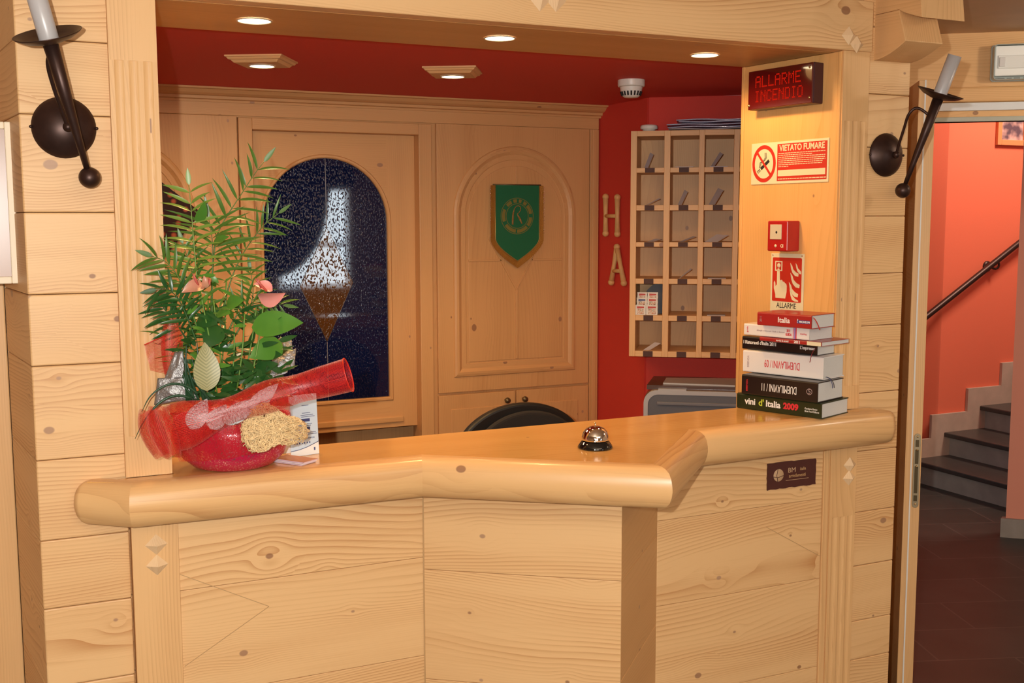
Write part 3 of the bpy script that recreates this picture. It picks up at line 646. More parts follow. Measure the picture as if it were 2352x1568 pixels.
def arched_door(cx, x0, x1, parent):
    mb = MB(); mb.box((x0, 4.336, .917), (x1, 4.3518, 2.0545), UP); d = obj('arched_door', mb, PINE_DOOR, parent, bevel=.002)
    out = arch_pts(cx, .294, 1.676, .982)
    along(out, d, 'arch_moulding', PINE_DOOR, [(0, 4.3362), (.003, 4.330), (.012, 4.327), (.022, 4.3265), (.030, 4.331), (.036, 4.3345), (.056, 4.334), (.0585, 4.3362)])
    mb = MB(); M = frame((0, 4.336, 0), (1, 0, 0), n=(0, -1, 0)); mb.prism(arch_pts(cx, .225, 1.662, 1.046), M, 0, .003, (0, 1, 0)); obj('raised_field', mb, PINE_DOOR, d, bevel=.002)
    mb = MB()
    def bar(a, b, w, h=.009):
        a, b = np.array(a, float), np.array(b, float); t = (b-a)/np.linalg.norm(b-a); n = np.array([-t[1], t[0]])*w/2
        mb.prism([tuple(a-n), tuple(b-n), tuple(b+n), tuple(a+n)], M, .002, h, (t[0], t[1], 0))
    bar((cx, 1.352), (cx, 1.05), .012); bar((cx, 1.79), (cx, 1.885), .010)
    bar((cx-.225, 1.482), (cx-.07, 1.482), .009, .008); bar((cx+.07, 1.482), (cx+.225, 1.482), .009, .008)
    bar((cx, 1.352), (cx-.13, 1.575), .006, .008); bar((cx, 1.352), (cx+.13, 1.575), .006, .008)
    bar((cx-.13, 1.575), (cx, 1.80), .004, .0045); bar((cx+.13, 1.575), (cx, 1.80), .004, .0045)
    obj('carved_strips', mb, PINE_DOOR, d, bevel=.0012)
    return d
arched_door(2.029, 1.664, 2.392, cup)
arched_door(.383, .022, .842, cup)
BRKNOB = plain('aged_brass', (.16, .12, .06), .4, metal=.7)
for x0, x1, kx in ((1.664, 2.024, 1.978), (2.032, 2.392, 2.063)):
    mb = MB(); mb.box((x0, 4.336, .30), (x1, 4.3518, .906), UP); d = obj('lower_door', mb, PINE_DOOR, cup, bevel=.002)
    mb = MB(); mb.box((x0+.055, 4.331, .36), (x1-.055, 4.3362, .845), UP); obj('raised_field', mb, PINE_DOOR, d, bevel=.004)
    M = frame((kx, 4.336, .868), (1, 0, 0), n=(0, -1, 0))
    mb = MB(); mb.lathe([(.006, 0), (.005, .008), (.008, .012), (.0135, .020), (.012, .028), (.0001, .031)], M, 20); obj('knob', mb, BRKNOB, d)
# dark red kite-shaped picture on the hidden left cupboard door
m, nt, b = newmat('dark_picture'); tc = nt.nodes.new('ShaderNodeTexCoord'); vo = nt.nodes.new('ShaderNodeTexVoronoi'); vo.inputs['Scale'].default_value = 26; cr = nt.nodes.new('ShaderNodeValToRGB')
cr.color_ramp.elements[0].position = .12; cr.color_ramp.elements[0].color = (.45, .10, .05, 1); cr.color_ramp.elements[1].position = .32; cr.color_ramp.elements[1].color = (.030, .008, .008, 1)
nt.links.new(tc.outputs['Object'], vo.inputs[0]); nt.links.new(vo.outputs['Distance'], cr.inputs[0]); nt.links.new(cr.outputs[0], b.inputs['Base Color']); b.inputs['Roughness'].default_value = .15
mb = MB(); mb.prism([(.42, 1.36), (.695, 1.685), (.42, 1.905), (.15, 1.685)], frame((0, 4.325, 0), (1, 0, 0), n=(0, -1, 0)), 0, .012); tag(obj('hanging_picture', mb, m), 'dark red kite-shaped picture with orange blooms on the cupboard door behind the plant', 'picture')

# green pennant
PNY = 4.315; MPE = frame((0, PNY, 0), (1, 0, 0), n=(0, -1, 0))
pe = thing('pennant', 'green shield-shaped pennant with gold fringe hanging on the cupboard door', 'pennant', (2.026, PNY, 1.80))
def shield(x0, x1, zt_, zs_, zb_, n=10):
    xm = (x0+x1)/2; pts = [(x1, zt_), (x0, zt_), (x0, zs_)]
    for k in range(1, n): t = k/n; pts.append((x0+(xm-x0)*(t**1.3), zs_+(zb_-zs_)*(t**.85)))
    pts.append((xm, zb_))
    for k in range(n-1, 0, -1): t = k/n; pts.append((x1+(xm-x1)*(t**1.3), zs_+(zb_-zs_)*(t**.85)))
    pts.append((x1, zs_)); return pts
GREEN = plain('green_satin', (.006, .135, .055), .45, bump=.1, bscale=150)
GOLDF = plain('gold_fringe', (.42, .20, .035), .28, metal=.75, noise=.5, bump=.9, bscale=450)
GOLDT = plain('gold_braid', (.42, .28, .08), .35, metal=.5, noise=.3, bscale=300)
EMB = plain('emblem_gold', (.20, .17, .035), .5)
cl = shield(1.921, 2.131, 1.803, 1.572, 1.478)
mb = MB(); mb.prism(cl, MPE, 0, .003); clo = obj('cloth', mb, GREEN, pe)
def pent(px, py): q = ony(px, py, PNY-.0035); return (q[0], q[2])
mb = MB(); ol = shield(1.900, 2.152, 1.801, 1.566, 1.447)
n = len(cl)
V = [tr(MPE, (*p, .002)) for p in cl]+[tr(MPE, (*p, .0035)) for p in ol]+[tr(MPE, (*p, 0)) for p in ol]
mb.add(V, [(i, i+1, n+i+1, n+i) for i in range(1, n-1)]+[(n-1, 0, n, 2*n-1)]+[(n+i, n+i+1, 2*n+i+1, 2*n+i) for i in range(1, n-1)]+[(2*n-1, n, 2*n, 3*n-1)]); obj('fringe', mb, GOLDF, pe)
mb = MB(); mb.tube([tr(MPE, (*p, .0035)) for p in cl[1:]+cl[:1]], .0022, 6); obj('braid', mb, GOLDT, pe)
for x, zs2 in ((1.8985, np.linspace(1.795, 1.585, 17)), (2.1535, np.linspace(1.795, 1.60, 15))):
    mb = MB()
    for z in zs2: mb.ball((x+random.uniform(-.001, .001), PNY-.004, z+random.uniform(-.004, .004)), random.uniform(.0018, .0032), 6)
    obj('sequin_trim', mb, bpy.data.materials.get('silver_sequin') or plain('silver_sequin', (.9, .88, .85), .1, metal=.9), pe)
ec = pent(1188, 496); rr = (pent(1223, 496)[0]-pent(1150, 496)[0])/2
mb = MB()
def annulus(c, r0, r1, a0=0, a1=2*PI, n=40, M=MPE, h=(.003, .0036), sy=1):
    V = []
    for k in range(n+1):
        a = a0+(a1-a0)*k/n
        for r in (r0, r1):
            for z in h: V.append(tr(M, (c[0]+r*math.cos(a), c[1]+sy*r*math.sin(a), z)))
    Fs = []
    for k in range(n):
        o = k*4; Fs += [(o+1, o+3, o+7, o+5), (o, o+4, o+6, o+2), (o, o+1, o+5, o+4), (o+2, o+6, o+7, o+3)]
    return V, Fs
for r0, r1 in ((rr*1.0, rr*1.03), (rr*.68, rr*.71)): mb.add(*annulus(ec, r0, r1))
for a0, a1 in ((.15, .75), (.85, 1.1), (1.25, 1.45), (1.6, 1.85), (2.0, 2.4), (2.7, 3.5), (3.75, 4.6), (4.7, 5.5), (5.6, 6.2)): mb.add(*annulus(ec, rr*.76, rr*.95, a0, a1, 10))
obj('emblem_ring', mb, EMB, clo)
R_ = plain('emblem_letter', (.30, .17, .05), .5)
mb = MB(); s2 = rr/36*1.02
def epx(x, y): return tr(MPE, (ec[0]+(x-590)/1176*180*rr/36.5, ec[1]-(y-640)/1176*180*rr/36.5, .0038))
def band(P, W, mb):
    for (a, b, w0, w1) in zip(P[:-1], P[1:], W[:-1], W[1:]): mb.tube([epx(*a), epx(*b)], [w0, w1], 8)
band([(520, 755), (522, 690), (530, 600), (548, 540), (575, 508), (610, 500), (640, 520), (640, 560), (615, 595), (590, 610)], [.0042, .0045, .0035, .002, .0016, .0016, .0018, .0018, .0018, .002], mb)
band([(590, 615), (630, 680), (660, 745)], [.002, .0055, .0025], mb)
obj('emblem_letter', mb, R_, clo)
mb = MB(); mb.tube([(1.912, PNY, 1.8045), (2.140, PNY, 1.8045)], .003, 8); obj('hanging_rod', mb, BRKNOB, pe)
# wooden letters on the red wall
LET = plain('letter_wood', (.74, .46, .18), .55, noise=.15, bscale=40)
def wl(x, y): q = onx(x, y, 2.436); return q
def letter(pxs, strokes, name, label):
    pts = [wl(*p) for p in pxs]; mb = MB()
    for a, b in strokes: mb.tube([pts[a], (pts[a]+pts[b])/2, pts[b]], [.0125, .0095, .0125] if (a, b) not in ((4, 5), (3, 4)) else .009, 10)
    for i in range(len(pts)):
        if i < 4 or len(pts) == 5: mb.ball(pts[i], .0145 if not (len(pts) == 5 and i > 2) else .009, 8)
    return tag(obj(name, mb, LET), label, 'letter')
letter([(1391, 452), (1391, 536), (1418, 453), (1418, 537), (1391, 496), (1418, 496)], [(0, 1), (2, 3), (4, 5)], 'wall_letter', 'wooden knob-ended letter H on the red wall')
letter([(1417, 567), (1404, 648), (1433, 650), (1409, 622), (1427, 622)], [(0, 1), (0, 2), (3, 4)], 'wall_letter', 'wooden knob-ended letter A on the red wall, below the H')

# ================================================================== PIGEONHOLE RACK
PF = np.array([2.2665, 3.772, 0]); MG = frame(PF, UX, n=NP)      # x along the front, y up, z towards the room
DEP = .236
rk = thing('pigeonhole_rack', 'pine key rack of open pigeonholes with dark number tags on the red wall', 'key rack', tuple(tr(MG, (.28, 1.108, -DEP))))
RZ = [(1.108, 1.131), (1.253, 1.275), (1.400, 1.421), (1.547, 1.566), (1.690, 1.711), (1.838, 1.857), (1.980, 2.001)]
CX = [(0, .024), (.131, .155), (.266, .287), (.399, .421), (.533, .557)]
mb = MB(); mb.fbox(MG, (0.001, 1.11, -DEP), (.556, 2.0, -DEP+.008), (0, 1, 0)); obj('back_board', mb, PINE_DOOR, rk)
for a, b in CX:
    mb = MB(); mb.fbox(MG, (a, 1.108, -DEP+.008), (b, 2.001, 0), (0, 1, 0)); obj('upright', mb, PINE_Q, rk, bevel=.0012)
TAG = plain('dark_number_tag', (.065, .022, .016), .65, noise=.2, bscale=80)
for (z0, z1) in RZ:
    for ci in range(4):
        xa, xb = CX[ci][1], CX[ci+1][0]
        mb = MB(); mb.fbox(MG, (xa, z0, -DEP+.008), (xb, z1, -.0015)); sh = obj('shelf', mb, PINE_Q, rk, bevel=.001)
        if z1 < 1.95 and ci < 3:
            xm = (xa+xb)/2-.002; mb = MB(); mb.fbox(MG, (xm-.019, z0+.0005, -.0014), (xm+.019, z1-.0005, .0008)); obj('number_tag', mb, TAG, sh)
CARD = plain('grey_card', (.30, .25, .25), .6); CARDL = plain('pale_card', (.46, .41, .42), .6)
ords = ['first', 'second', 'third']; rows_ = ['bottom row', 'second row from below', 'third row from below', 'fourth row from below', 'second row from the top', 'top row']
def leaning_card(ci, ri, x0, x1, tilt, depth, w, mat, label):
    """stiff card propped up aslant: base on the shelf, its far end raised"""
    z = RZ[ri][1]+.0006; a = CX[ci][1]; q = max(.004, w*.30)
    pts = [(x0, 0, -depth), (x0+q, 0, -depth), (x1, tilt*.86, -depth-.03), (x1-q*.9, tilt, -depth-.03)]
    mb = MB(); V = [tr(MG, (a+x, z+y, zz+o)) for o in (0, -.0012) for x, y, zz in pts]
    mb.add(V, [(0, 1, 2, 3), (7, 6, 5, 4)]+[(i, (i+1) % 4, 4+(i+1) % 4, 4+i) for i in range(4)])
    return tag(obj('room_card', mb, mat), label, 'card', 'cards lying in the pigeonholes')
def where(ci, ri): return f'{rows_[ri]}, {ords[ci]} column'
L_ = [(0, 5, .028, .062, .062, .02, .05, CARD, 'grey card propped steeply in the pigeonhole in the '), (2, 5, .022, .070, .060, .02, .045, CARD, 'grey card propped steeply in the pigeonhole in the '),
      (0, 4, .036, .090, .028, .02, .012, CARD, 'thin card tilted up in the pigeonhole in the '), (1, 4, .030, .068, .060, .02, .05, CARD, 'grey card propped steeply in the pigeonhole in the '), (2, 4, .018, .075, .066, .015, .08, CARD, 'wide grey card propped in the pigeonhole in the '),
      (0, 3, .040, .100, .012, .03, .10, CARDL, 'pale card lifted slightly in the pigeonhole in the '), (1, 3, .038, .104, .022, .02, .05, CARD, 'grey card slightly raised in the pigeonhole in the '), (2, 3, .005, .098, .030, .004, .17, CARDL, 'large pale leaflet sloping in the pigeonhole in the '),
      (1, 2, .038, .088, .040, .02, .012, CARD, 'thin card tilted up in the pigeonhole in the '), (0, 0, .030, .100, .030, .02, .09, CARDL, 'folded pink leaflet in the pigeonhole in the ')]
for ci, ri, x0, x1, tl, dp, wd, mt, lb in L_: leaning_card(ci, ri, x0, x1, tl, dp, wd, mt, lb+where(ci, ri))
for ci, ri in ((1, 5), (2, 1), (2, 2), (2, 5)):
    a = CX[ci][1]+.02; z = RZ[ri][1]; mb = MB()
    off = 0.0
    mb.fbox(MG, (a, z+.0005, -.07 if (ci, ri) != (2, 5) else -.012), (a+.07, z+.0035, -.004 if (ci, ri) != (2, 5) else -.003)); tag(obj('flat_card', mb, CARDL), 'pale card lying flat in the pigeonhole in the '+where(ci, ri), 'card', 'cards lying in the pigeonholes')
# picture cards and grey leaflet in the fifth pigeonhole of the first column
zb = RZ[1][1]; a = CX[0][1]
mb = MB(); pts = [(.020, 0), (.104, 0), (.104, .118), (.085, .122), (.062, .116), (.040, .095), (.026, .060)]
mb.prism([(a+x, zb+.0005+y) for x, y in pts], MG, -.085, -.083); tag(obj('curved_leaflet', mb, plain('slate_card', (.085, .085, .10), .6)), 'slate-grey curved leaflet standing behind the colourful cards in the rack', 'leaflet')
m, nt, b = newmat('packet_print'); tc = nt.nodes.new('ShaderNodeTexCoord'); vo = nt.nodes.new('ShaderNodeTexNoise'); vo.inputs['Scale'].default_value = 140; cr = nt.nodes.new('ShaderNodeValToRGB'); cr.color_ramp.interpolation = 'CONSTANT'
for p_, c_ in ((.42, (.55, .20, .08, 1)), (.50, (.72, .66, .55, 1)), (.56, (.10, .17, .07, 1)), (.62, (.50, .05, .03, 1))): e_ = cr.color_ramp.elements.new(p_); e_.color = c_
cr.color_ramp.elements[0].color = (.70, .62, .52, 1); nt.links.new(tc.outputs['Object'], vo.inputs[0]); nt.links.new(vo.outputs['Fac'], cr.inputs[0]); nt.links.new(cr.outputs[0], b.inputs['Base Color']); PKP = m
PK = [plain('packet_white', (.72, .68, .62), .5), plain('packet_red', (.50, .05, .03), .5), plain('packet_orange', (.55, .22, .09), .5), plain('packet_green', (.08, .16, .08), .5), plain('packet_blue', (.07, .08, .20), .5)]
for k, (x0, y0, wd, ht, zz, lb) in enumerate([(.000, .0, .040, .040, -.006, 'lower left'), (.043, .0, .044, .040, -.008, 'lower right'), (.004, .024, .040, .044, -.022, 'middle left'), (.046, .024, .040, .044, -.024, 'middle right'), (.005, .045, .038, .044, -.038, 'upper left'), (.046, .045, .040, .044, -.040, 'upper right')]):
    t = thing('picture_packet', f'small white-edged colourful packet, {lb} of the six standing in the key rack', 'packet', tuple(tr(MG, (a+x0+wd/2, zb, zz))), 'colourful packets in the key rack')
    mb = MB(); n = 9; pl = [(a+x0, zb+.0005)]+[(a+x0+wd, zb+.0005)]
    ht = y0+ht; pl += [(a+x0+wd+(.0012 if i % 2 else 0), zb+ht*i/n) for i in range(1, n+1)]+[(a+x0+(-.0012 if i % 2 else 0), zb+ht*i/n) for i in range(n, 0, -1)]
    mb.prism(pl, MG, zz-.0015, zz); obj('packet', mb, PK[0], t)
    mb = MB()
    for c in range(1):
        mb.prism([(a+x0+.006, zb+ht-.014), (a+x0+wd-.006, zb+ht-.012), (a+x0+wd-.006, zb+ht-.006), (a+x0+.006, zb+ht-.005)], MG, zz, zz+.0004)
    obj('printed_banner', mb, PK[1] if k != 2 else PK[4], t)
    mb = MB(); mb.fbox(MG, (a+x0+.007, zb+ht-.036, zz), (a+x0+wd-.007, zb+ht-.0155, zz+.0004)); obj('printed_picture', mb, PKP, t)
# on top of the rack
q = sw(1499, 297, DEP); detector(tr(MG, (.066, 2.0012, -.06)), .034, .03, True, 'loose_smoke_detector', 'white smoke detector left upside down on top of the key rack')
PLAS = plain('bluish_plastic_wrap', (.36, .37, .50), .18, coat=.5, bump=.6, bscale=25)
for k in range(5):
    x0 = .125+.03*random.random()+(0.035 if k > 2 else 0); x1 = .50-.02*random.random(); z = 2.0040+k*.0092; ph = random.random()*6
    def fn(u, v, x0=x0, x1=x1, z=z, ph=ph): return tr(MG, (x0+(x1-x0)*u, z+.002+.0016*math.sin(u*9+ph)+.001*math.sin(v*7+ph), -.015-.15*v))
    mb = MB(); mb.grid(fn, 24, 8); o = obj('wrapped_paper_pack', mb, PLAS if k else CARDL, solid=.004 if k else .003)
    tag(o, ['pale sheet pack at the bottom of the pile on the key rack', 'plastic-wrapped pack, second from the bottom of the pile on the key rack', 'plastic-wrapped pack in the middle of the pile on the key rack', 'plastic-wrapped pack, second from the top of the pile on the key rack', 'topmost plastic-wrapped pack of the pile on the key rack'][k], 'paper pack', 'packs piled on the key rack')

# ================================================================== BEHIND THE COUNTER
# printer
GREYP = plain('printer_grey', (.10, .10, .115), .4, noise=.05); SILV = plain('printer_silver', (.42, .42, .44), .35); BRONZE = plain('printer_lid', (.085, .045, .032), .3, coat=.3)
pr0 = onpl(1478, 950, (2.2, 3.52, 0), NP); MPR = frame((pr0[0], pr0[1], 0), UX, n=NP)
prt = thing('printer', 'grey office printer with rounded silver edge and brown lid behind the counter', 'printer', tuple(tr(MPR, (.18, .70, -.15))))
W_ = .43; ZT = 1.015
def rr_poly(x0, x1, z0, z1, r):
    pts = [(x0, z0), (x1, z0)]
    for k in range(9): a_ = PI/2*k/8; pts.append((x1-r+r*math.cos(a_), z1-r+r*math.sin(a_)))
    for k in range(9): a_ = PI/2+PI/2*k/8; pts.append((x0+r+r*math.cos(a_), z1-r+r*math.sin(a_)))
    return pts
mb = MB(); mb.prism(rr_poly(0, W_, .70, ZT, .05), MPR, -.30, -.006); obj('body', mb, BRONZE, prt, bevel=.004)
mb = MB(); pl = rr_poly(0, W_, .70, ZT-.004, .05); pi_ = rr_poly(.016, W_-.016, .70, ZT-.02, .04)
n = len(pl); V = [tr(MPR, (*p, z)) for z in (-.006, .004) for p in pl]+[tr(MPR, (*p, z)) for z in (.004, -.006) for p in pi_]
mb.add(V, [(r*n+i, r*n+(i+1) % n, ((r+1) % 4)*n+(i+1) % n, ((r+1) % 4)*n+i) for r in range(4) for i in range(1, n)], smooth=False); obj('front_rim', mb, SILV, prt)
mb = MB(); mb.prism(pi_, MPR, -.008, .0015); fpn = obj('front_panel', mb, GREYP, prt)
mb = MB(); mb.fbox(MPR, (.05, .955, .0015), (W_-.05, .968, .009)); obj('panel_ledge', mb, plain('printer_mid_grey', (.16, .16, .18), .35), fpn, bevel=.003)
mb = MB(); mb.fbox(MPR, (.055, .80, .0015), (W_-.06, .918, .004)); obj('tray_slot', mb, plain('printer_dark_frame', (.02, .02, .022), .4), fpn, bevel=.002)
mb = MB(); mb.fbox(MPR, (.062, .805, .004), (W_-.067, .911, .0055)); obj('tray_door', mb, GREYP, fpn)
mb = MB(); mb.prism([(.055, -.02), (W_-.045, -.005), (W_-.05, -.17), (.075, -.13)], frame(tr(MPR, (0, ZT+.001, 0)), UX, n=(0, 0, 1)), 0, .004)
mb.V = [tuple(v) for v in mb.V]
mbl = MB()
def top_poly(pts, z0, z1, mat, name):
    m_b = MB(); V = [tr(MPR, (x, z, -y)) for z in (z0, z1) for x, y in pts]; k = len(pts)
    m_b.add(V, [tuple(range(k)), tuple(range(k, 2*k))]+[(i, (i+1) % k, k+(i+1) % k, k+i) for i in range(k)]); return obj(name, m_b, mat, prt)
lid = top_poly([(.01, .02), (W_-.01, .02), (W_-.02, .27), (.02, .27)], ZT-.005, ZT+.012, BRONZE, 'lid')
top_poly([(.07, .05), (W_-.09, .03), (W_-.085, .22), (.075, .19)], ZT+.0122, ZT+.018, plain('printer_glass', (.52, .53, .55), .12, coat=.5), 'glossy_top')
top_poly([(.055, -.003), (.16, -.003), (.16, .018), (.055, .018)], ZT-.004, ZT+.002, SILV, 'silver_button_strip')
top_poly([(W_-.07, -.003), (W_-.008, -.003), (W_-.008, .018), (W_-.07, .018)], ZT-.004, ZT+.002, SILV, 'silver_button_strip')
mb = MB(); mb.fbox(MPR, (-.05, .66, -.34), (W_+.05, .6985, .03)); mb.fbox(MPR, (-.04, 0, -.32), (W_+.04, .66, 0)); tag(obj('printer_stand', mb, PINE_DOOR, bevel=.003), 'low pine cabinet hidden behind the counter that carries the printer', 'cabinet')
# office chair
CHF = plain('chair_fabric', (.016, .013, .011), .85, bump=.3, bscale=250); CHB = plain('chair_shell', (.012, .012, .012), .35)
cY = 3.25
cl_, cr_, ct_ = ony(1084, 990, cY)[0], ony(1306, 975, cY)[0], ony(1192, 925, cY)[2]
ccx = (cl_+cr_)/2
ch = thing('office_chair', 'black office chair with rounded fabric back behind the counter', 'chair', (ccx, cY, 0))
def back_fn(z_off, wsc):
    pts = []
    for k in range(33):
        a_ = PI*k/32; pts.append((ccx+(.245*wsc)*math.cos(a_)*(1-.0*a_), ct_-.20+ (.20-z_off)*math.sin(a_)**.9))
    return pts+[(ccx-.20*wsc, ct_-.46), (ccx+.20*wsc, ct_-.46)]
MCH = frame((0, cY, 0), (1, 0, 0), n=(0, -1, 0))
mb = MB(); mb.prism(back_fn(0, 1), MCH, -.02, .012); obj('back_shell', mb, CHB, ch, bevel=.010, seg=3)
mb = MB(); mb.prism([(x+.012, z-.012) for x, z in back_fn(.012, .86)], MCH, .012, .035); obj('backrest', mb, CHF, ch, bevel=.014, seg=3)
mb = MB(); mb.prism([(ccx-.23, 0), (ccx+.23, 0), (ccx+.23, .44), (ccx-.23, .44)], frame((0, cY-.46, .44), (1, 0, 0), n=(0, 0, 1)), 0, .08); obj('seat', mb, CHF, ch, bevel=.03, seg=3)
mb = MB(); mb.tube([(ccx, cY-.22, .08), (ccx, cY-.22, .44)], .03, 12); mb.tube([(ccx, cY-.05, .46), (ccx, cY-.0, .62)], .025, 8); obj('column', mb, CHB, ch)
for k in range(5):
    a_ = 2*PI*k/5+.3; mb = MB(); e = np.array([ccx+.26*math.cos(a_), cY-.22+.26*math.sin(a_), .07]); mb.tube([(ccx, cY-.22, .12), e], [.025, .015], 8); lg = obj('leg', mb, CHB, ch)
    mb = MB(); mb.ball(e-np.array([0, 0, .04]), .03, 8); obj('caster', mb, CHB, lg)

# ================================================================== SIGNS ON THE PILLAR
def ssx(px, py, h=0):
    q = onpl(px, py, PO+PN*h, PN)-PO; return -float(q@PD), float(q[2])
SRED = plain('sign_red', (.55, .028, .012), .4); SCREAM = plain('sign_cream', (.76, .70, .48), .4); SBLK = plain('sign_black', (.02, .02, .02), .4)
# LED alarm box
BXR = plain('dark_red_plexiglass', (.085, .004, .004), .08, coat=.8); BXD = plain('dark_brown_box', (.055, .012, .014), .3)
lb = thing('alarm_display', 'dark red alarm display box with dot letters at the top of the pillar', 'sign', tuple(PO+PD*.19+PN*.02+np.array([0, 0, 1.98])))
mb = MB(); mb.fbox(MP, (-.321, 1.982, 0), (-.067, 2.098, .040)); obj('housing', mb, BXD, lb, bevel=.003)
mb = MB(); mb.fbox(MP, (-.320, 1.983, .040), (-.068, 2.097, .046)); pxg = obj('front_pane', mb, BXR, lb, bevel=.002)
LED = plain('red_led', (.05, .002, .001), .9, spec=.05, emit=(.8, .015, .004), es=.55)
m = LED; nt = m.node_tree
ML = lambda x, z, h=.0463: frame(tr(MP, (x, z, h)), MP[:3, 0], n=PN)
def led_text(s, x0, z0, wd, ht):
    font = {'A': '01110 10001 10001 11111 10001 10001 10001', 'L': '10000 10000 10000 10000 10000 10000 11111', 'R': '11110 10001 10001 11110 10100 10010 10001', 'M': '10001 11011 10101 10101 10001 10001 10001', 'E': '11111 10000 10000 11110 10000 10000 11111', 'I': '01110 00100 00100 00100 00100 00100 01110', 'N': '10001 11001 10101 10011 10001 10001 10001', 'C': '01110 10001 10000 10000 10000 10001 01110', 'D': '11110 10001 10001 10001 10001 10001 11110', 'O': '01110 10001 10001 10001 10001 10001 01110'}
    mb = MB(); nx = len(s)*6-1; px_ = wd/nx; pz = ht/7
    for i, c in enumerate(s):
        for r, row in enumerate(font[c].split()):
            for k, v in enumerate(row):
                if v == '1': x = x0+(i*6+k)*px_; z = z0+ht-(r+1)*pz; mb.fbox(MP, (x, z+pz*.08, .0462), (x+px_*.88, z+pz*.92, .0466))
    return obj('lettering', mb, LED, pxg)
led_text('ALLARME', -.290, 2.046, .180, .034); led_text('INCENDIO', -.292, 2.003, .190, .034)
mb = MB()
for x, z in ((-.078, 2.084), (-.078, 1.999), (-.316, 1.996)): mb.lathe([(.0001, .003), (.003, .002), (.004, 0)], ML(x, z, .046), 10)
obj('screw', mb, BRASS, pxg)
# no smoking sign
ns = thing('no_smoking_sign', 'red and cream no-smoking sign with barred cigarette symbol on the pillar', 'sign', tuple(PO+PD*.19+np.array([0, 0, 1.76])))
mb = MB(); mb.fbox(MP, (-.344, 1.760, .0003), (-.038, 1.885, .0025)); pl_ = obj('plate', mb, SCREAM, ns, bevel=.0006)
def on(M_, mb): return mb
def fb(parent, name, x0, z0, x1, z1, mat, h0=.0025, h1=.0031):
    mb = MB(); mb.fbox(MP, (x0, z0, h0), (x1, z1, h1)); return obj(name, mb, mat, parent)
rp = fb(ns, 'red_panel', -.236, 1.768, -.044, 1.878, SRED)
text('VIETATO FUMARE', ML(-.140, 1.8645, .0032), .0255, SCREAM, rp, bold=.0006, sx=.85, sy=1.0)
mb = MB()
for i in range(8):
    z = 1.8485-i*.0056; x = -.231
    xe = -.050 if i not in (1, 5, 6, 7) else (-.10, 0, 0, 0, -.06, -.062, -.19)[i-1]
    while x < xe:
        wl_ = random.uniform(.004, .013); mb.fbox(MP, (x, z, .0031), (min(x+wl_, xe), z+.0021, .0034)); x += wl_+.0018
obj('small_print', mb, SCREAM, rp)
fb(rp, 'blank_field', -.232, 1.782, -.049, 1.800, SCREAM, .0031, .0035)
mb = MB(); x = -.231
while x < -.05:
    wl_ = random.uniform(.005, .014); mb.fbox(MP, (x, 1.7725, .0031), (x+wl_, 1.7750, .0034)); x += wl_+.002
obj('small_print', mb, SCREAM, rp)
rc = (-.2905, 1.822)
mb = MB(); mb.add(*annulus(rc, .0385, .0485, M=MP, h=(.0025, .0032), sy=1.16)); 
dv = np.array([.0285, -.0345]); nv = unit([dv[1], -dv[0]])*.0036; A_, B_ = np.array(rc)-dv, np.array(rc)+dv
mb.prism([tuple(A_-nv), tuple(B_-nv), tuple(B_+nv), tuple(A_+nv)], MP, .0033, .0037); obj('prohibition_ring', mb, SRED, ns)
mb = MB(); cdir = unit([1, .72]); cn = np.array([-cdir[1], cdir[0]])
def cig(a0, a1, w_): 
    p = np.array(rc)+[-.001, -.007]; a_, b_ = p+cdir*a0, p+cdir*a1
    return [tuple(a_-cn*w_), tuple(b_-cn*w_), tuple(b_+cn*w_), tuple(a_+cn*w_)]
mb.prism(cig(-.014, .027, .0048), MP, .0025, .003); obj('cigarette', mb, SBLK, ns)
mb = MB()
for k in range(3): mb.prism(cig(-.031+k*.005, -.028+k*.005, .0048), MP, .0025, .0029)
for k in range(3):
    pts = [np.array(rc)+[-.020+k*.0032, -.012], np.array(rc)+[-.017+k*.0032, .004], np.array(rc)+[-.002+k*.0032, .010], np.array(rc)+[.004+k*.0032, .018], np.array(rc)+[.003+k*.0032, .033]]
    mb.tube([tr(MP, (*p, .0027)) for p in pts], .0008, 5)
obj('smoke_lines', mb, plain('sign_grey', (.12, .11, .08), .5), ns)
# manual call point
cpn = thing('fire_call_point', 'small red square fire alarm call point with pale glass window', 'alarm button', tuple(PO+PD*.18+np.array([0, 0, 1.559])))
mb = MB(); mb.fbox(MP, (-.221, 1.559, .0003), (-.141, 1.649, .053)); obj('housing', mb, plain('call_point_red', (.42, .012, .012), .3), cpn, bevel=.004, seg=3)
mb = MB(); mb.fbox(MP, (-.209, 1.594, .0528), (-.163, 1.638, .0545)); wp = obj('glass_window', mb, plain('call_point_glass', (.62, .56, .42), .15), cpn, bevel=.001)
mb = MB(); mb.lathe([(.0001, .0006), (.0035, .0004), (.004, 0)], ML(-.183, 1.615, .0545), 12); obj('press_dot', mb, SBLK, wp)
mb = MB(); mb.lathe([(.0001, .0012), (.004, .001), (.0045, 0)], ML(-.187, 1.575, .053), 12); obj('test_button', mb, SCREAM, cpn)
mb = MB(); mb.add(*annulus((-.162, 1.575), .003, .005, n=14, M=MP, h=(.053, .0534))); mb.fbox(MP, (-.158, 1.570, .053), (-.156, 1.580, .0534)); obj('flame_mark', mb, SCREAM, cpn)
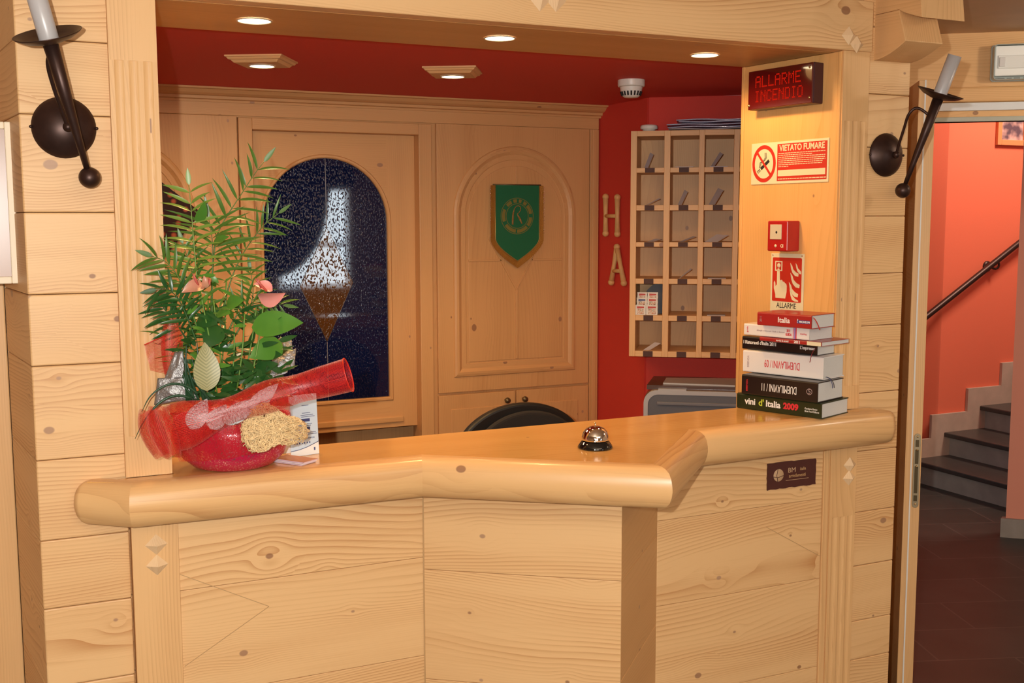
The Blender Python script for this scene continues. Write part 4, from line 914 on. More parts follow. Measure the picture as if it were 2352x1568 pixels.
# fire alarm sign
fs = thing('fire_alarm_sign', 'fire alarm sign showing a hand pressing a button beside flames', 'sign', tuple(PO+PD*.185+np.array([0, 0, 1.372])))
fx = lambda u: -.252+.132*u
fz = lambda v: 1.551-.178*v
mb = MB(); mb.fbox(MP, (fx(0), 1.36, .0003), (fx(1), 1.551, .0025)); obj('plate', mb, SCREAM, fs, bevel=.0008)
def P2_(pts): return [(fx(u), fz(v)) for u, v in pts]
def poly_area(p): return sum(a[0]*b[1]-b[0]*a[1] for a, b in zip(p, p[1:]+p[:1]))
def flat(name, pts, mat, parent, h0, h1):
    p = P2_(pts); p = p if poly_area(p) > 0 else p[::-1]; mb = MB(); mb.prism(p, MP, h0, h1); return obj(name, mb, mat, parent)
rq = flat('red_field', [(.06, .085), (.08, .07), (.92, .07), (.94, .085), (.94, .80), (.92, .815), (.08, .815), (.06, .80)], SRED, fs, .0025, .0031)
mb = MB()
sq = [(.14, .13), (.36, .13), (.36, .30), (.14, .30)]; si = [(.17, .15), (.33, .15), (.33, .28), (.17, .28)]
V = [tr(MP, (*p, h)) for h in (.0031, .0036) for p in P2_(sq)+P2_(si)]
mb.add(V, [(8+i, 8+(i+1) % 4, 12+(i+1) % 4, 12+i) for i in range(4)]+[(i, (i+1) % 4, 8+(i+1) % 4, 8+i) for i in range(4)])
mb.lathe([(.0001, .0005), (.0065, .0004), (.007, 0)], ML(fx(.25), fz(.205), .0031), 14)
obj('button_symbol', mb, SCREAM, rq)
flat('hand_symbol', [(.205, .30), (.225, .255), (.265, .255), (.285, .30), (.295, .46), (.335, .445), (.37, .455), (.385, .48), (.42, .475), (.45, .50), (.49, .51), (.51, .55), (.505, .66), (.47, .76), (.17, .76), (.165, .70), (.115, .60), (.11, .50), (.13, .47), (.155, .50), (.165, .56), (.205, .53)], SCREAM, rq, .0031, .0036)
for pts in ([(.60, .16), (.68, .22), (.72, .30), (.86, .38), (.87, .33), (.78, .28), (.75, .20), (.77, .16), (.82, .24), (.91, .30), (.91, .34), (.89, .40), (.74, .36), (.64, .29)],):
    pass
for k, (u, v) in enumerate(((.60, .155), (.76, .155), (.61, .32), (.57, .475), (.60, .60))):
    sc1 = (1.0, .82, 1.12, 1.12, 1.05)[k]
    base = [(0, 0), (.06, .05), (.09, .105), (.17, .15), (.255, .175), (.245, .225), (.15, .215), (.07, .165), (.03, .10)]
    flat('flame_symbol', [(min(u+a_*sc1, .925), min(v+b_*sc1, .80)) for a_, b_ in base], SCREAM, rq, .0031, .0036)
text('ALLARME', ML(fx(.5), fz(.885), .0026), .0235, SBLK, fs, sx=.80)
mb = MB()
for x, z in ((fx(.06), fz(.035)), (fx(.94), fz(.035))): mb.lathe([(.0001, .001), (.002, .0008), (.0025, 0)], ML(x, z, .0025), 8)
obj('screw', mb, CHROME, fs)

# ================================================================== ON THE COUNTER
# bell
bc = onz(1367, 1028, 1.0995); bc[2] = 1.0995
bl = thing('service_bell', 'chrome call bell with black foot on the countertop near the jutting corner', 'bell', bc)
M = np.eye(4); M[:3, 3] = bc
mb = MB(); mb.lathe([(.0001, .0), (.0425, 0), (.0432, .003), (.040, .009), (.034, .017), (.028, .021), (.0001, .022)], M, 48); obj('foot', mb, BLACK, bl)
mb = MB(); mb.lathe([(.0335, .0205), (.0338, .0235), (.0325, .030), (.029, .040), (.022, .048), (.012, .0525), (.0035, .0535), (.0035, .052), (.0001, .052)], M, 48); obj('dome', mb, CHROME, bl)
mb = MB(); mb.tube([bc+[0, 0, .05], bc+[0, 0, .063]], .0016, 10); obj('plunger', mb, plain('plunger_brass', (.75, .58, .38), .2, metal=1), bl)
# books
def zof(y): return float(ony(1880, y, 2.37)[2])
PAGES = plain('book_pages', (.62, .62, .60), .75, noise=.12, bscale=700, bump=.15)
def book(name, label, A, B, C, z0, z1, cov, hard=.0028, over=.003, ang=None):
    a = onz(*A, z0); b = onz(*B, z0); c = onz(*C, z0); s_ = unit(b-a)
    if ang is not None: s_ = np.array([math.cos(math.radians(ang)), math.sin(math.radians(ang)), 0])
    wv = np.array([-s_[1], s_[0], 0]); L = min(np.arange(.08, .42, .001), key=lambda q: abs(_px(b-s_*q)[0]-A[0])); a = b-s_*L
    # width so that the page corner falls on the pixel C
    best = min(np.arange(.05, .24, .002), key=lambda q: abs(_px(b+wv*q)[0]-C[0])); Wd = best
    M_ = frame(b, s_, n=-wv)      # x along the spine (towards the viewer), y up, z out of the spine
    t = thing(name, label, 'book', tuple((a+b)/2+wv*Wd/2), 'books stacked at the end of the counter')
    H = z1-z0-.0008; mb = MB()
    mb.prism([(0-.0, .0003), (H-.0006, .0003)], M_, 0, 0) if False else None
    prof = [(0, -Wd), (0, -.004), (.0012, -.001), (.004, 0), (H-.004, 0), (H-.0012, -.001), (H, -.004), (H, -Wd), (H-hard, -Wd), (H-hard, -hard-.001), (hard, -hard-.001), (hard, -Wd)]
    V = [tr(M_, (x, y+.0003*0, z)) for x in (-L, 0) for y, z in prof]; k = len(prof)
    Fs = [(i, (i+1) % k, k+(i+1) % k, k+i) for i in range(k)]
    for o_ in (0, k): Fs += [(o_+7, o_+8, o_+9, o_+6), (o_+6, o_+9, o_+10, o_+1), (o_+0, o_+1, o_+10, o_+11), (o_+1, o_+2, o_+3, o_+4), (o_+1, o_+4, o_+5, o_+6)]
    mb.add(V, Fs, (1, 0, 0)); cv = obj('cover', mb, cov, t)
    mb = MB(); mb.fbox(M_, (-L+over, hard+.0001, -Wd+over), (-over*.7, H-hard-.0001, -hard-.0012)); obj('pages', mb, PAGES, t)
    return t, cv, M_, L, H, Wd
def _px(P):
    d = np.array(P)-CAM; return (1176+F*(d@AX[0])/(d@AX[2]), 784-F*(d@AX[1])/(d@AX[2]))
zb_ = [1.0998, zof(925)+.002, zof(878), zof(822), zof(800), zof(787), zof(757), zof(727)]
Z = [1.0998]
# page-corner columns (B) measured down the stack give each book's height
C_ = lambda n, c, r=.35: plain(n, c, r, coat=.2)
CG, CB_, CW, CR = C_('cover_green', (.012, .024, .008)), C_('cover_black', (.008, .007, .008)), C_('cover_white', (.78, .76, .74)), C_('cover_red', (.36, .018, .018))
def zat(x, y, base): # height above a point on the counter seen at pixel base, at pixel y in the same column
    p = onz(*base, 1.0998); d = ray(x, y); t = p[1]/d[1]; return float((CAM+d*t)[2])
bB = (1884, 962)
H1 = zat(1884, 925, bB); H2 = zat(1877, 878, bB); H3 = zat(1884, 824, bB); H4 = zat(1876, 792, bB); H5 = zat(1884, 781, bB); H6 = zat(1860, 754, bB); H7 = zat(1863, 722, bB)

AN = -70
def sp(M_, x, y): return frame(tr(M_, (x, y, .0003)), M_[:3, 0], n=M_[:3, 2])
def spi(M_, x, y): return frame(tr(M_, (x, y, .0003)), -M_[:3, 0], n=M_[:3, 2])
TW = plain('print_white', (.85, .84, .80), .5); TR = plain('print_red', (.62, .03, .04), .5); TG = plain('print_lime', (.50, .60, .05), .5); TK = plain('print_dark', (.10, .05, .05), .5); TGY = plain('print_grey', (.4, .3, .3), .5)
t, cv, M_, L, H, Wd = book('wine_guide', 'dark green book with white, lime and red spine lettering at the stack bottom', (1692, 938), (1886, 963), (1948, 956), 1.0998, H1, CG, ang=AN)
x0 = -L+.028; text('vini', sp(M_, x0, H*.53), .026, TW, cv, align='LEFT', bold=.0006, sx=1.0); text("d'", sp(M_, x0+.046, H*.53), .026, TG, cv, align='LEFT', bold=.0006); text('Italia', sp(M_, x0+.070, H*.53), .026, TW, cv, align='LEFT', bold=.0006); text('2009', sp(M_, x0+.128, H*.53), .024, TR, cv, align='LEFT', bold=.0012)
text('Gambero Rosso\nSlow Food Editore', sp(M_, -.052, H*.48), .0075, TW, cv, align='LEFT', sx=.8)
t, cv, M_, L, H, Wd = book('wine_guide', 'thick black book with white upside-down spine lettering, above the green one', (1703, 905), (1877, 926), (1936, 916), H1, H2, CB_, ang=AN)
text('DUEMILAVINI / 11', spi(M_, -L*.50, H*.50), .0225, TW, cv, sx=.66, sy=1.4); text('5', sp(M_, -.025, H*.52), .018, TGY, cv); 
mb = MB(); mb.add(*annulus((-.025, H*.52), .0075, .009, n=20, M=M_, h=(.0003, .0006))); obj('publisher_mark', mb, TGY, cv)
text('BIBENDA', frame(tr(M_, (-L+.018, H*.48, .0003)), M_[:3, 1], n=M_[:3, 2]), .0085, TR, cv)
def ribbon(p0, pts, wv, mat, parent, wdt=.0035):
    P = [np.array(p0)]+[np.array(p0)+np.array(q) for q in pts]; Q = P
    for _ in range(2):
        R = [Q[0]]
        for a, b in zip(Q[:-1], Q[1:]): R += [a*.75+b*.25, a*.25+b*.75]
        Q = R+[Q[-1]]
    mb = MB(); n = len(Q)-1; wv = unit(wv)*wdt/2
    mb.grid(lambda u, v: Q[min(n, int(round(u*n)))]+wv*(2*v-1), n, 1); return obj('ribbon', mb, mat, parent, solid=.0004)
t, cv, M_, L, H, Wd = book('wine_guide', 'thick white book with red upside-down spine lettering in the middle of the stack', (1706, 858), (1890, 873), (1938, 866), H2, H3, CW, ang=AN)
text('DUEMILAVINI / 09', spi(M_, -L*.50, H*.50), .0225, TR, cv, sx=.66, sy=1.4); text('BIBENDA', frame(tr(M_, (-L+.018, H*.5, .0003)), M_[:3, 1], n=M_[:3, 2]), .0085, TGY, cv)
ex = M_[:3, 0]; dn = np.array([0, 0, -1.0]); wv_ = -M_[:3, 2]
for k, (mt, dx) in enumerate(((plain('ribbon_blue', (.06, .08, .20), .6), 0), (plain('ribbon_navy', (.02, .02, .05), .6), .004))): ribbon(tr(M_, (.0015, .008, -.012-dx)), [ex*.012+dn*.002, ex*.021+dn*.015+wv_*.004*k, ex*.021+dn*.030+wv_*(.002+.006*k)], wv_, mt, t)
t, cv, M_, L, H, Wd = book('restaurant_guide', 'black paperback with white restaurant title on its spine, middle of the stack', (1705, 808), (1876, 817), (1926, 811), H3, H4, CB_, hard=.0012, ang=AN-1)
text("I Ristoranti d'Italia 2011", sp(M_, -L+.004, H*.55), .0145, TW, cv, align='LEFT', bold=.0003, sx=.82); text("L'espresso", sp(M_, -.006, H*.5), .0135, TW, cv, align='RIGHT', bold=.0003, sx=.85)
nr = M_[:3, 2]; ribbon(tr(M_, (.001, H*.6, -.001)), [nr*.018+dn*.002, nr*.027+dn*.020-ex*.003, nr*.027+dn*.040-ex*.007], wv_, plain('ribbon_dark_red', (.30, .02, .03), .6), t)
t, cv, M_, L, H, Wd = book('thin_guide', 'thin red booklet sticking out to the right between the stacked guides', (1745, 786), (1886, 796), (1952, 793), H4, H5, CR, hard=.0008, ang=AN-4)
text('servizi & sconti', sp(M_, -L*.62, H*.5), .0085, TW, cv, sx=.8); text('2011', sp(M_, -L*.38, H*.5), .0105, TW, cv, bold=.0003)
mb = MB(); mb.fbox(M_, (-.045, .0006, .0001), (-.0005, H-.0006, .0007)); obj('cream_label', mb, SCREAM, cv)
t, cv, M_, L, H, Wd = book('white_guide', 'white paperback with red and violet spine bands, second from the stack top', (1709, 770), (1858, 782), (1913, 777), H5, H6, CW, hard=.001, ang=AN-3)
for x0, x1, mt in ((-.047, -.043, plain('band_violet', (.30, .22, .55), .5)), (-.043, -.040, TR), (-.052, -.0475, plain('band_pink', (.6, .3, .4), .5))):
    mb = MB(); mb.fbox(M_, (x0, .0006, .0001), (x1, H-.0006, .0006)); obj('spine_band', mb, mt, cv)
text('2011\nGUIDA', frame(tr(M_, (-.066, H*.5, .0003)), M_[:3, 0], n=M_[:3, 2]), .0105, TR, cv, bold=.0003, sx=.6); text('alberghi e ristoranti d italia e dintorni', sp(M_, -L*.58, H*.5), .0062, TGY, cv); text('touring', sp(M_, -.018, H*.5), .007, TR, cv); text('guide', frame(tr(M_, (-L+.012, H*.5, .0003)), M_[:3, 1], n=M_[:3, 2]), .008, TR, cv)
t, cv, M_, L, H, Wd = book('red_guide', 'thick red hotel guide with white title on top of the book stack', (1739, 744), (1863, 756), (1917, 753), H6, H7, CR, hard=.0015, ang=AN-2)
text('Italia', sp(M_, -L*.50, H*.5), .021, TW, cv, bold=.0003); text('2011', frame(tr(M_, (-L+.012, H*.5, .0003)), M_[:3, 1], n=M_[:3, 2]), .0085, TGY, cv)
mb = MB(); mb.fbox(M_, (-.045, H*.36, .0001), (-.004, H*.60, .0005)); bd = obj('blue_band', mb, plain('band_blue', (.05, .05, .22), .5), cv); text('MICHELIN', sp(M_, -.021, H*.48), .0075, TW, bd, bold=.0002); text('?', sp(M_, -.043, H*.52), .016, TW, cv)
ribbon(tr(M_, (.001, H*.85, -.006)), [ex*.003+wv_*.008+dn*.006, ex*.005+wv_*.020+dn*.022, ex*.005+wv_*.030+dn*.036], wv_, plain('ribbon_red', (.62, .04, .03), .6), t, .005)
# name plaque
pq = thing('engraved_plaque', 'small dark brown plaque with engraved lettering and globe on the counter front', 'plaque', tuple(ony(1815, 1110, 2.4655)))
c4 = [ony(x, y, 2.4655) for x, y in ((1760, 1128), (1870, 1112), (1873, 1054), (1760, 1065))]
MQ = frame((0, 2.4655, 0), (1, 0, 0), n=(0, -1, 0)); c2 = [np.array((p[0], p[2])) for p in c4]; out = []
x0, z0 = (c2[0]+c2[3])/2*[1, 0]+[0, .888], 0
xl, xr, zl, zh = c2[0][0], c2[2][0], .8875, .964
for (a, b, n) in (((xl, zl), (xr, zl), 16), ((xr, zl), (xr, zh), 9), ((xr, zh), (xl, zh), 16), ((xl, zh), (xl, zl), 9)):
    for k in range(n):
        t_ = k/n; j = random.uniform(-.0012, .0012); out.append((a[0]+(b[0]-a[0])*t_+j, a[1]+(b[1]-a[1])*t_+random.uniform(-.0012, .0012)))
mb = MB(); mb.prism(out, MQ, 0, .004); pb = obj('board', mb, plain('burnt_brown', (.075, .018, .012), .5, noise=.15, bscale=60), pq)
ENG = plain('engraved_pale', (.52, .33, .18), .5); gcx = xl+(xr-xl)*.225; gcz = zl+(zh-zl)*.52
MQ2 = lambda x, z: frame((x, 2.4655-.0043, z), (1, 0, 0), n=(0, -1, 0))
mb = MB(); mb.lathe([(.0001, .0005), (.0175, .0004), (.018, 0)], frame((gcx, 2.4615, gcz), (1, 0, 0), n=(0, -1, 0)), 28); gb = obj('globe_emblem', mb, ENG, pb)
mb = MB(); mb.tube([(gcx-.003, 2.4608, gcz+.018), (gcx-.007, 2.4608, gcz), (gcx-.003, 2.4608, gcz-.018)], .0009, 5); mb.tube([(gcx-.018, 2.4608, gcz-.003), (gcx-.003, 2.4608, gcz-.0065), (gcx+.017, 2.4608, gcz-.002)], .0009, 5); obj('emblem_lines', mb, bpy.data.materials['burnt_brown'], gb)
text('BM', MQ2(gcx+.047, gcz+.0105), .020, ENG, pb, sx=1.1); text('italia', MQ2(gcx+.087, gcz+.0115), .013, GRV, pb, sx=.9); text('arredamenti', MQ2(gcx+.067, gcz-.006), .0145, GRV, pb, sx=.85)
mb = MB(); mb.box((gcx+.026, 2.461, gcz-.0185), (gcx+.108, 2.4615, gcz-.0172)); obj('engraved_line', mb, ENG, pb)
# information card, the one behind it, and the small stack
INFO = plain('card_blue_white', (.55, .66, .74), .4); NAVY = plain('card_navy', (.04, .05, .16), .5)
B1, B2 = onz(669, 1050, 1.0999), onz(733, 1041, 1.0999)
ub = unit(B2-B1); back = np.array([-ub[1], ub[0], 0]); upv = unit(np.array([0, 0, 1.0])+back*.06-ub*.16); MI = frame(B1, ub, uy=upv)
wI = np.linalg.norm(B2-B1)
ic = thing('info_card', 'pale blue printed information card leaning by the red bouquet on the counter', 'leaflet', tuple((B1+B2)/2))
mb = MB(); mb.prism([(0, 0), (wI, 0), (wI, .145), (0, .145)], MI, -.0008, 0); icb = obj('card', mb, INFO, ic)
mb = MB(); mb.prism([(0, .001), (wI, .001), (wI, .030), (wI*.6, .020), (wI*.3, .015), (0, .013)], MI, .0001, .0004); obj('white_foot', mb, plain('card_white', (.80, .80, .76), .5), icb)
mb = MB(); mb.tube([tr(MI, p) for p in ((0, .013, .0005), (wI*.3, .015, .0005), (wI*.6, .020, .0005), (wI, .030, .0005))], .0008, 5)
for zc in (.080, .060): mb.prism([(wI*.42, zc), (wI*.72, zc), (wI*.72, zc+.007), (wI*.42, zc+.007)], MI, .0001, .0004)
for zc, a_, b_ in ((.118, .45, .7), (.100, .45, .75), (.095, .40, .85), (.091, .42, .9), (.074, .4, .8), (.070, .5, .75), (.053, .35, .92), (.049, .35, .95)): mb.prism([(wI*a_, zc), (wI*b_, zc), (wI*b_, zc+.0012), (wI*a_, zc+.0012)], MI, .0001, .0003)
for k in range(7): mb.prism([(wI*(.12+.09*k), .028), (wI*(.16+.09*k), .028), (wI*(.16+.09*k), .032), (wI*(.12+.09*k), .032)], MI, .0001, .0003)
mb.prism([(wI*.82, .010), (wI*.87, .010), (wI*.87, .017), (wI*.82, .017)], MI, .0004, .0006)
obj('print', mb, NAVY, icb)
text('here is what you love', frame(tr(MI, (wI*.56, .041, .0002)), MI[:3, 0], n=MI[:3, 2]), .0062, NAVY, icb, sx=.8, shear=.2)
B3 = onz(650, 1043, 1.0996)+back*.006; M3 = frame(B3, ub, uy=unit(np.array([0, 0, 1.0])+back*.30+ub*.05))
mb = MB(); mb.prism([(0, 0), (.052, 0), (.052, .12), (0, .12)], M3, -.0008, 0); tag(obj('info_card', mb, plain('card_white2', (.66, .69, .70), .5)), 'second pale card half hidden behind the leaning information card', 'leaflet')
CST = [plain('card_pink', (.66, .50, .58), .5), plain('card_white3', (.76, .70, .72), .5), plain('card_print', (.52, .24, .13), .5)]
q0 = onz(620, 1060, 1.0998); q1 = onz(692, 1070, 1.0998); e1 = unit(q1-q0); e2 = np.array([-e1[1], e1[0], 0])
for k in range(3):
    o_ = q0+e1*(.002*k)+e2*(.002*k)+[0, 0, .0003+k*.0025]; Mk = frame(o_, e1, n=(0, 0, 1)); t = thing('business_card_pile', ['bottom pile', 'middle pile', 'top pile'][k]+' of pink-edged cards in front of the information card', 'cards', tuple(o_), 'cards piled on the counter')
    mb = MB(); mb.prism([(0, 0), (np.linalg.norm(q1-q0), 0), (np.linalg.norm(q1-q0), .05), (0, .05)], Mk, 0, .0021); pb2 = obj('cards', mb, CST[k % 2], t)
    if k == 2: mb = MB(); mb.prism([(.001, .001), (np.linalg.norm(q1-q0)-.001, .001), (np.linalg.norm(q1-q0)-.001, .049), (.001, .049)], Mk, .0021, .0024); obj('printed_face', mb, CST[2], t)

# ================================================================== POTTED ARRANGEMENT
def P(x, y, Y): return ony(x, y, Y)
arr = thing('potted_arrangement', 'leafy potted plant arrangement in a glittery red bowl wrapped in red net', 'potted plant', (.452, 2.44, 1.1))
def leafmat(name, c, c2, rough=.35, vein=0, scale=18):
    m, nt, b = newmat(name); tc = nt.nodes.new('ShaderNodeTexCoord'); n = nt.nodes.new('ShaderNodeTexNoise'); n.inputs['Scale'].default_value = scale
    mx = nt.nodes.new('ShaderNodeMix'); mx.data_type = 'RGBA'; mx.inputs[6].default_value = (*c, 1); mx.inputs[7].default_value = (*c2, 1)
    nt.links.new(tc.outputs['Object'], n.inputs[0]); nt.links.new(n.outputs['Fac'], mx.inputs[0]); nt.links.new(mx.outputs[2], b.inputs['Base Color'])
    b.inputs['Roughness'].default_value = rough; b.inputs['Specular IOR Level'].default_value = .4
    b.inputs['Subsurface Weight'].default_value = 0
    return m
PALM = leafmat('palm_green', (.040, .105, .014), (.10, .20, .028)); PALMY = leafmat('palm_young', (.11, .21, .03), (.22, .32, .05))
DARK = leafmat('dark_leaf', (.012, .055, .014), (.03, .11, .02), .28); MIDG = leafmat('mid_leaf', (.045, .16, .02), (.10, .27, .03)); STRAP = leafmat('strap_leaf', (.010, .04, .018), (.02, .07, .03), .3)
STEM = leafmat('stem_green', (.10, .22, .03), (.16, .30, .05))
def leaf(mb, base, tip, w, nrm, bend=.0, wide=.45, fold=.15, nu=8, tipw=1.0):
    base, tip = np.array(base, float), np.array(tip, float); ax = tip-base; L = np.linalg.norm(ax); a = ax/L
    nrm = unit(nrm); side = unit(np.cross(a, nrm)); nn = np.cross(side, a)
    def fn(u, v):
        prof = min(1.0, (u**.6)*((1-u)**(1.0))/((min(wide, .4)**.6)*((1-min(wide, .4))**1.0))) if u not in (0, 1) else 0.0
        s_ = (v-.5)*2; return base+ax*u+nn*(bend*L*4*u*(1-u)-fold*w*abs(s_)*prof*.5*-1)+side*(s_*w*.5*prof)
    mb.grid(fn, nu, 2)
def curve(pts, n=20):
    Q = [np.array(p, float) for p in pts]
    for _ in range(3):
        R = [Q[0]]
        for a, b in zip(Q[:-1], Q[1:]): R += [a*.75+b*.25, a*.25+b*.75]
        Q = R+[Q[-1]]
    D = [0]
    for a, b in zip(Q[:-1], Q[1:]): D.append(D[-1]+np.linalg.norm(b-a))
    out = []
    for t in np.linspace(0, D[-1], n):
        i = max(0, min(len(Q)-2, int(np.searchsorted(D, t))-1)); f = (t-D[i])/max(1e-9, D[i+1]-D[i]); out.append(Q[i]*(1-f)+Q[i+1]*f)
    return out
VIEW = unit([-.17, -1, .1])
def frond(pts, Yb, n, l0, w0, mat, start=.3, droop=.35, spread=60, both=True, up=0.0, sides=(1, -1), yslope=0.0, lmat=None):
    C_ = curve([P(x, y, Yb+yslope*i/(max(1, len(pts)-1))) for i, (x, y) in enumerate(pts)], 40)
    mb = MB(); mb.tube(C_, list(np.linspace(.0024, .0007, 40)), 6)
    for k in range(n):
        t = start+(1-start)*(k+.3)/n; i = min(38, int(t*39)); p = C_[i]; tg = unit(C_[i+1]-C_[max(0, i-1)])
        sc_ = math.sin(PI*min(1, .25+.75*(t-start)/(1-start+1e-6)))**.6 if k < n-1 else .7
        for sd in sides:
            side = unit(np.cross(tg, VIEW))*sd; ang = math.radians(spread*(1-.30*(t-start)/(1-start))+random.uniform(-7, 7))
            d = tg*math.cos(ang)+side*math.sin(ang)+np.array([0, random.uniform(-.35, .25), 0])
            L = 1.15*l0*(.55+.45*sc_)*random.uniform(.88, 1.1); d = unit(d); tip = p+d*L+np.array([0, 0, -droop*L*abs(d@np.array([1, 0, 0]))])
            leaf(mb, p, tip, w0*.78*random.uniform(.85, 1.1), VIEW+np.array([random.uniform(-.4, .4), 0, .6+random.uniform(-.3, .5)]), bend=.07, wide=.4, fold=.3, nu=7)
    leaf(mb, C_[-1], C_[-1]+unit(C_[-1]-C_[-3])*l0*.6, w0, VIEW, wide=.4)
    return obj('palm_frond', mb, mat, arr)
frond([(486, 800), (484, 700), (492, 560), (505, 520), (545, 460), (585, 398), (606, 372)], 2.47, 12, .072, .0105, PALM, start=.42, droop=.18, spread=66, yslope=-.02)
frond([(470, 760), (452, 640), (444, 540), (438, 470), (434, 425)], 2.42, 9, .062, .0110, PALMY, start=.42, droop=.10, spread=82)
frond([(488, 780), (487, 660), (490, 560), (480, 505)], 2.46, 8, .100, .0095, PALM, start=.55, droop=.10, spread=80, sides=(-1, 1))
frond([(455, 760), (420, 650), (385, 600), (350, 588)], 2.41, 9, .062, .011, PALM, start=.35, droop=.30, spread=55)
frond([(450, 780), (415, 690), (385, 660), (360, 665)], 2.40, 9, .060, .011, DARK, start=.3, droop=.35, spread=60)
frond([(500, 790), (515, 690), (545, 600), (600, 520), (640, 490)], 2.49, 10, .062, .0085, PALM, start=.45, droop=.25, spread=58)
frond([(510, 800), (540, 720), (590, 690), (650, 700)], 2.47, 9, .062, .0085, PALM, start=.35, droop=.35, spread=58)
frond([(480, 790), (470, 700), (440, 620), (420, 560)], 2.46, 9, .060, .0100, PALM, start=.35, droop=.25, spread=62)
frond([(440, 800), (405, 740), (380, 715), (372, 700)], 2.43, 8, .055, .0095, DARK, start=.3, droop=.4, spread=65)
frond([(520, 800), (560, 740), (585, 680), (575, 620)], 2.50, 9, .055, .0085, PALM, start=.35, droop=.3, spread=62)
# masses of small leaves low in the arrangement
def mass(name, n, cx0, cx1, cy0, cy1, Y0, Y1, L0, W0, mat, up=.6):
    mb = MB()
    for k in range(n):
        p = P(random.uniform(cx0, cx1), random.uniform(cy0, cy1), random.uniform(Y0, Y1)); a_ = random.uniform(0, 2*PI); d = unit([math.cos(a_), math.sin(a_)*.6-.2, random.uniform(-.5, 1.0)*up+.1])
        leaf(mb, p, p+d*L0*random.uniform(.7, 1.25), W0*random.uniform(.7, 1.2), VIEW+np.array([random.uniform(-.7, .7), 0, random.uniform(0, 1.2)]), bend=random.uniform(0, .12), wide=.42, nu=6)
    return obj(name, mb, mat, arr)
mass('dark_foliage', 150, 420, 650, 715, 925, 2.40, 2.50, .048, .013, DARK)
mass('low_foliage', 110, 425, 650, 850, 930, 2.385, 2.47, .042, .012, DARK, up=.9)
mass('mid_foliage', 45, 430, 610, 630, 850, 2.38, 2.50, .045, .012, MIDG)
mass('fine_foliage', 90, 375, 520, 640, 850, 2.41, 2.50, .045, .0045, PALM, up=.4)
# thin upright stems
for x0, y0, x1, y1, Y in ((512, 900, 490, 690, 2.43), (545, 890, 562, 720, 2.41), (530, 900, 538, 740, 2.42), (556, 890, 590, 700, 2.44), (470, 890, 478, 690, 2.45), (505, 890, 520, 640, 2.47), (575, 880, 606, 690, 2.40), (498, 900, 460, 670, 2.40)):
    mb = MB(); mb.tube(curve([P(x0, y0, Y), P((x0+x1)/2+4, (y0+y1)/2, Y), P(x1, y1, Y)], 10), .0017, 6); obj('stem', mb, STEM, arr)
# large heart-shaped leaves
def heart(pb, pt, Yb, Yt, wd, nrm, mat, name, fold=.15, bend=.06):
    mb = MB(); leaf(mb, P(*pb, Yb), P(*pt, Yt), wd, nrm, bend=bend, wide=.30, fold=fold, nu=14); return obj(name, mb, mat, arr, subd=1)
heart((578, 752), (697, 741), 2.40, 2.36, .062, [-.1, -.9, .55], MIDG, 'heart_leaf')
heart((648, 788), (572, 822), 2.42, 2.40, .055, [0, -.9, .4], MIDG, 'heart_leaf')
for k, (pb, pt, wd, mt) in enumerate([((600, 822), (650, 815), .030, DARK), ((585, 850), (640, 835), .030, DARK), ((455, 730), (500, 745), .045, DARK), ((500, 745), (470, 800), .05, DARK), ((520, 700), (560, 690), .035, MIDG), ((455, 510), (470, 462), .024, MIDG), ((490, 560), (527, 543), .022, MIDG), ((560, 860), (620, 870), .035, DARK), ((640, 800), (675, 805), .012, DARK), ((498, 720), (530, 720), .035, MIDG)]):
    heart(pb, pt, 2.42, 2.39, wd, [random.uniform(-.3, .3), -.8, random.uniform(.2, .7)], mt, 'round_leaf')
# pink flamingo flowers
PINK = leafmat('pink_spathe', (.75, .22, .20), (.80, .36, .30), .3, scale=30); PINKG = leafmat('pink_green_spathe', (.66, .20, .17), (.38, .30, .13), .35, scale=25)
fl = thing if False else None
def flower(pb, pt, Yb, Yt, wd, nrm, mat, sp0, sp1, parent=arr):
    mb = MB(); leaf(mb, P(*pb, Yb), P(*pt, Yt), wd, nrm, bend=.12, wide=.33, fold=.55, nu=14); f_ = obj('flamingo_flower', mb, mat, arr, subd=1)
    mb = MB(); a_, b_ = P(*sp0, Yb-.008), P(*sp1, Yb-.016); mb.tube([a_, (a_+b_)/2, b_], [.0026, .0028, .0012], 8); obj('spadix', mb, plain('spadix_red', (.50, .10, .08), .4) if 'spadix_red' not in bpy.data.materials else bpy.data.materials['spadix_red'], f_)
flower((592, 678), (656, 672), 2.385, 2.365, .044, [.1, -.75, -.55], PINK, (612, 668), (586, 640))
flower((626, 668), (582, 652), 2.40, 2.41, .026, [0, -.8, .5], PINK, (600, 660), (592, 640))
flower((468, 655), (417, 672), 2.385, 2.37, .030, [.1, -.8, .5], PINKG, (455, 655), (443, 628))
flower((472, 662), (468, 632), 2.385, 2.38, .016, [0, -1, .2], PINKG, (480, 640), (482, 655))
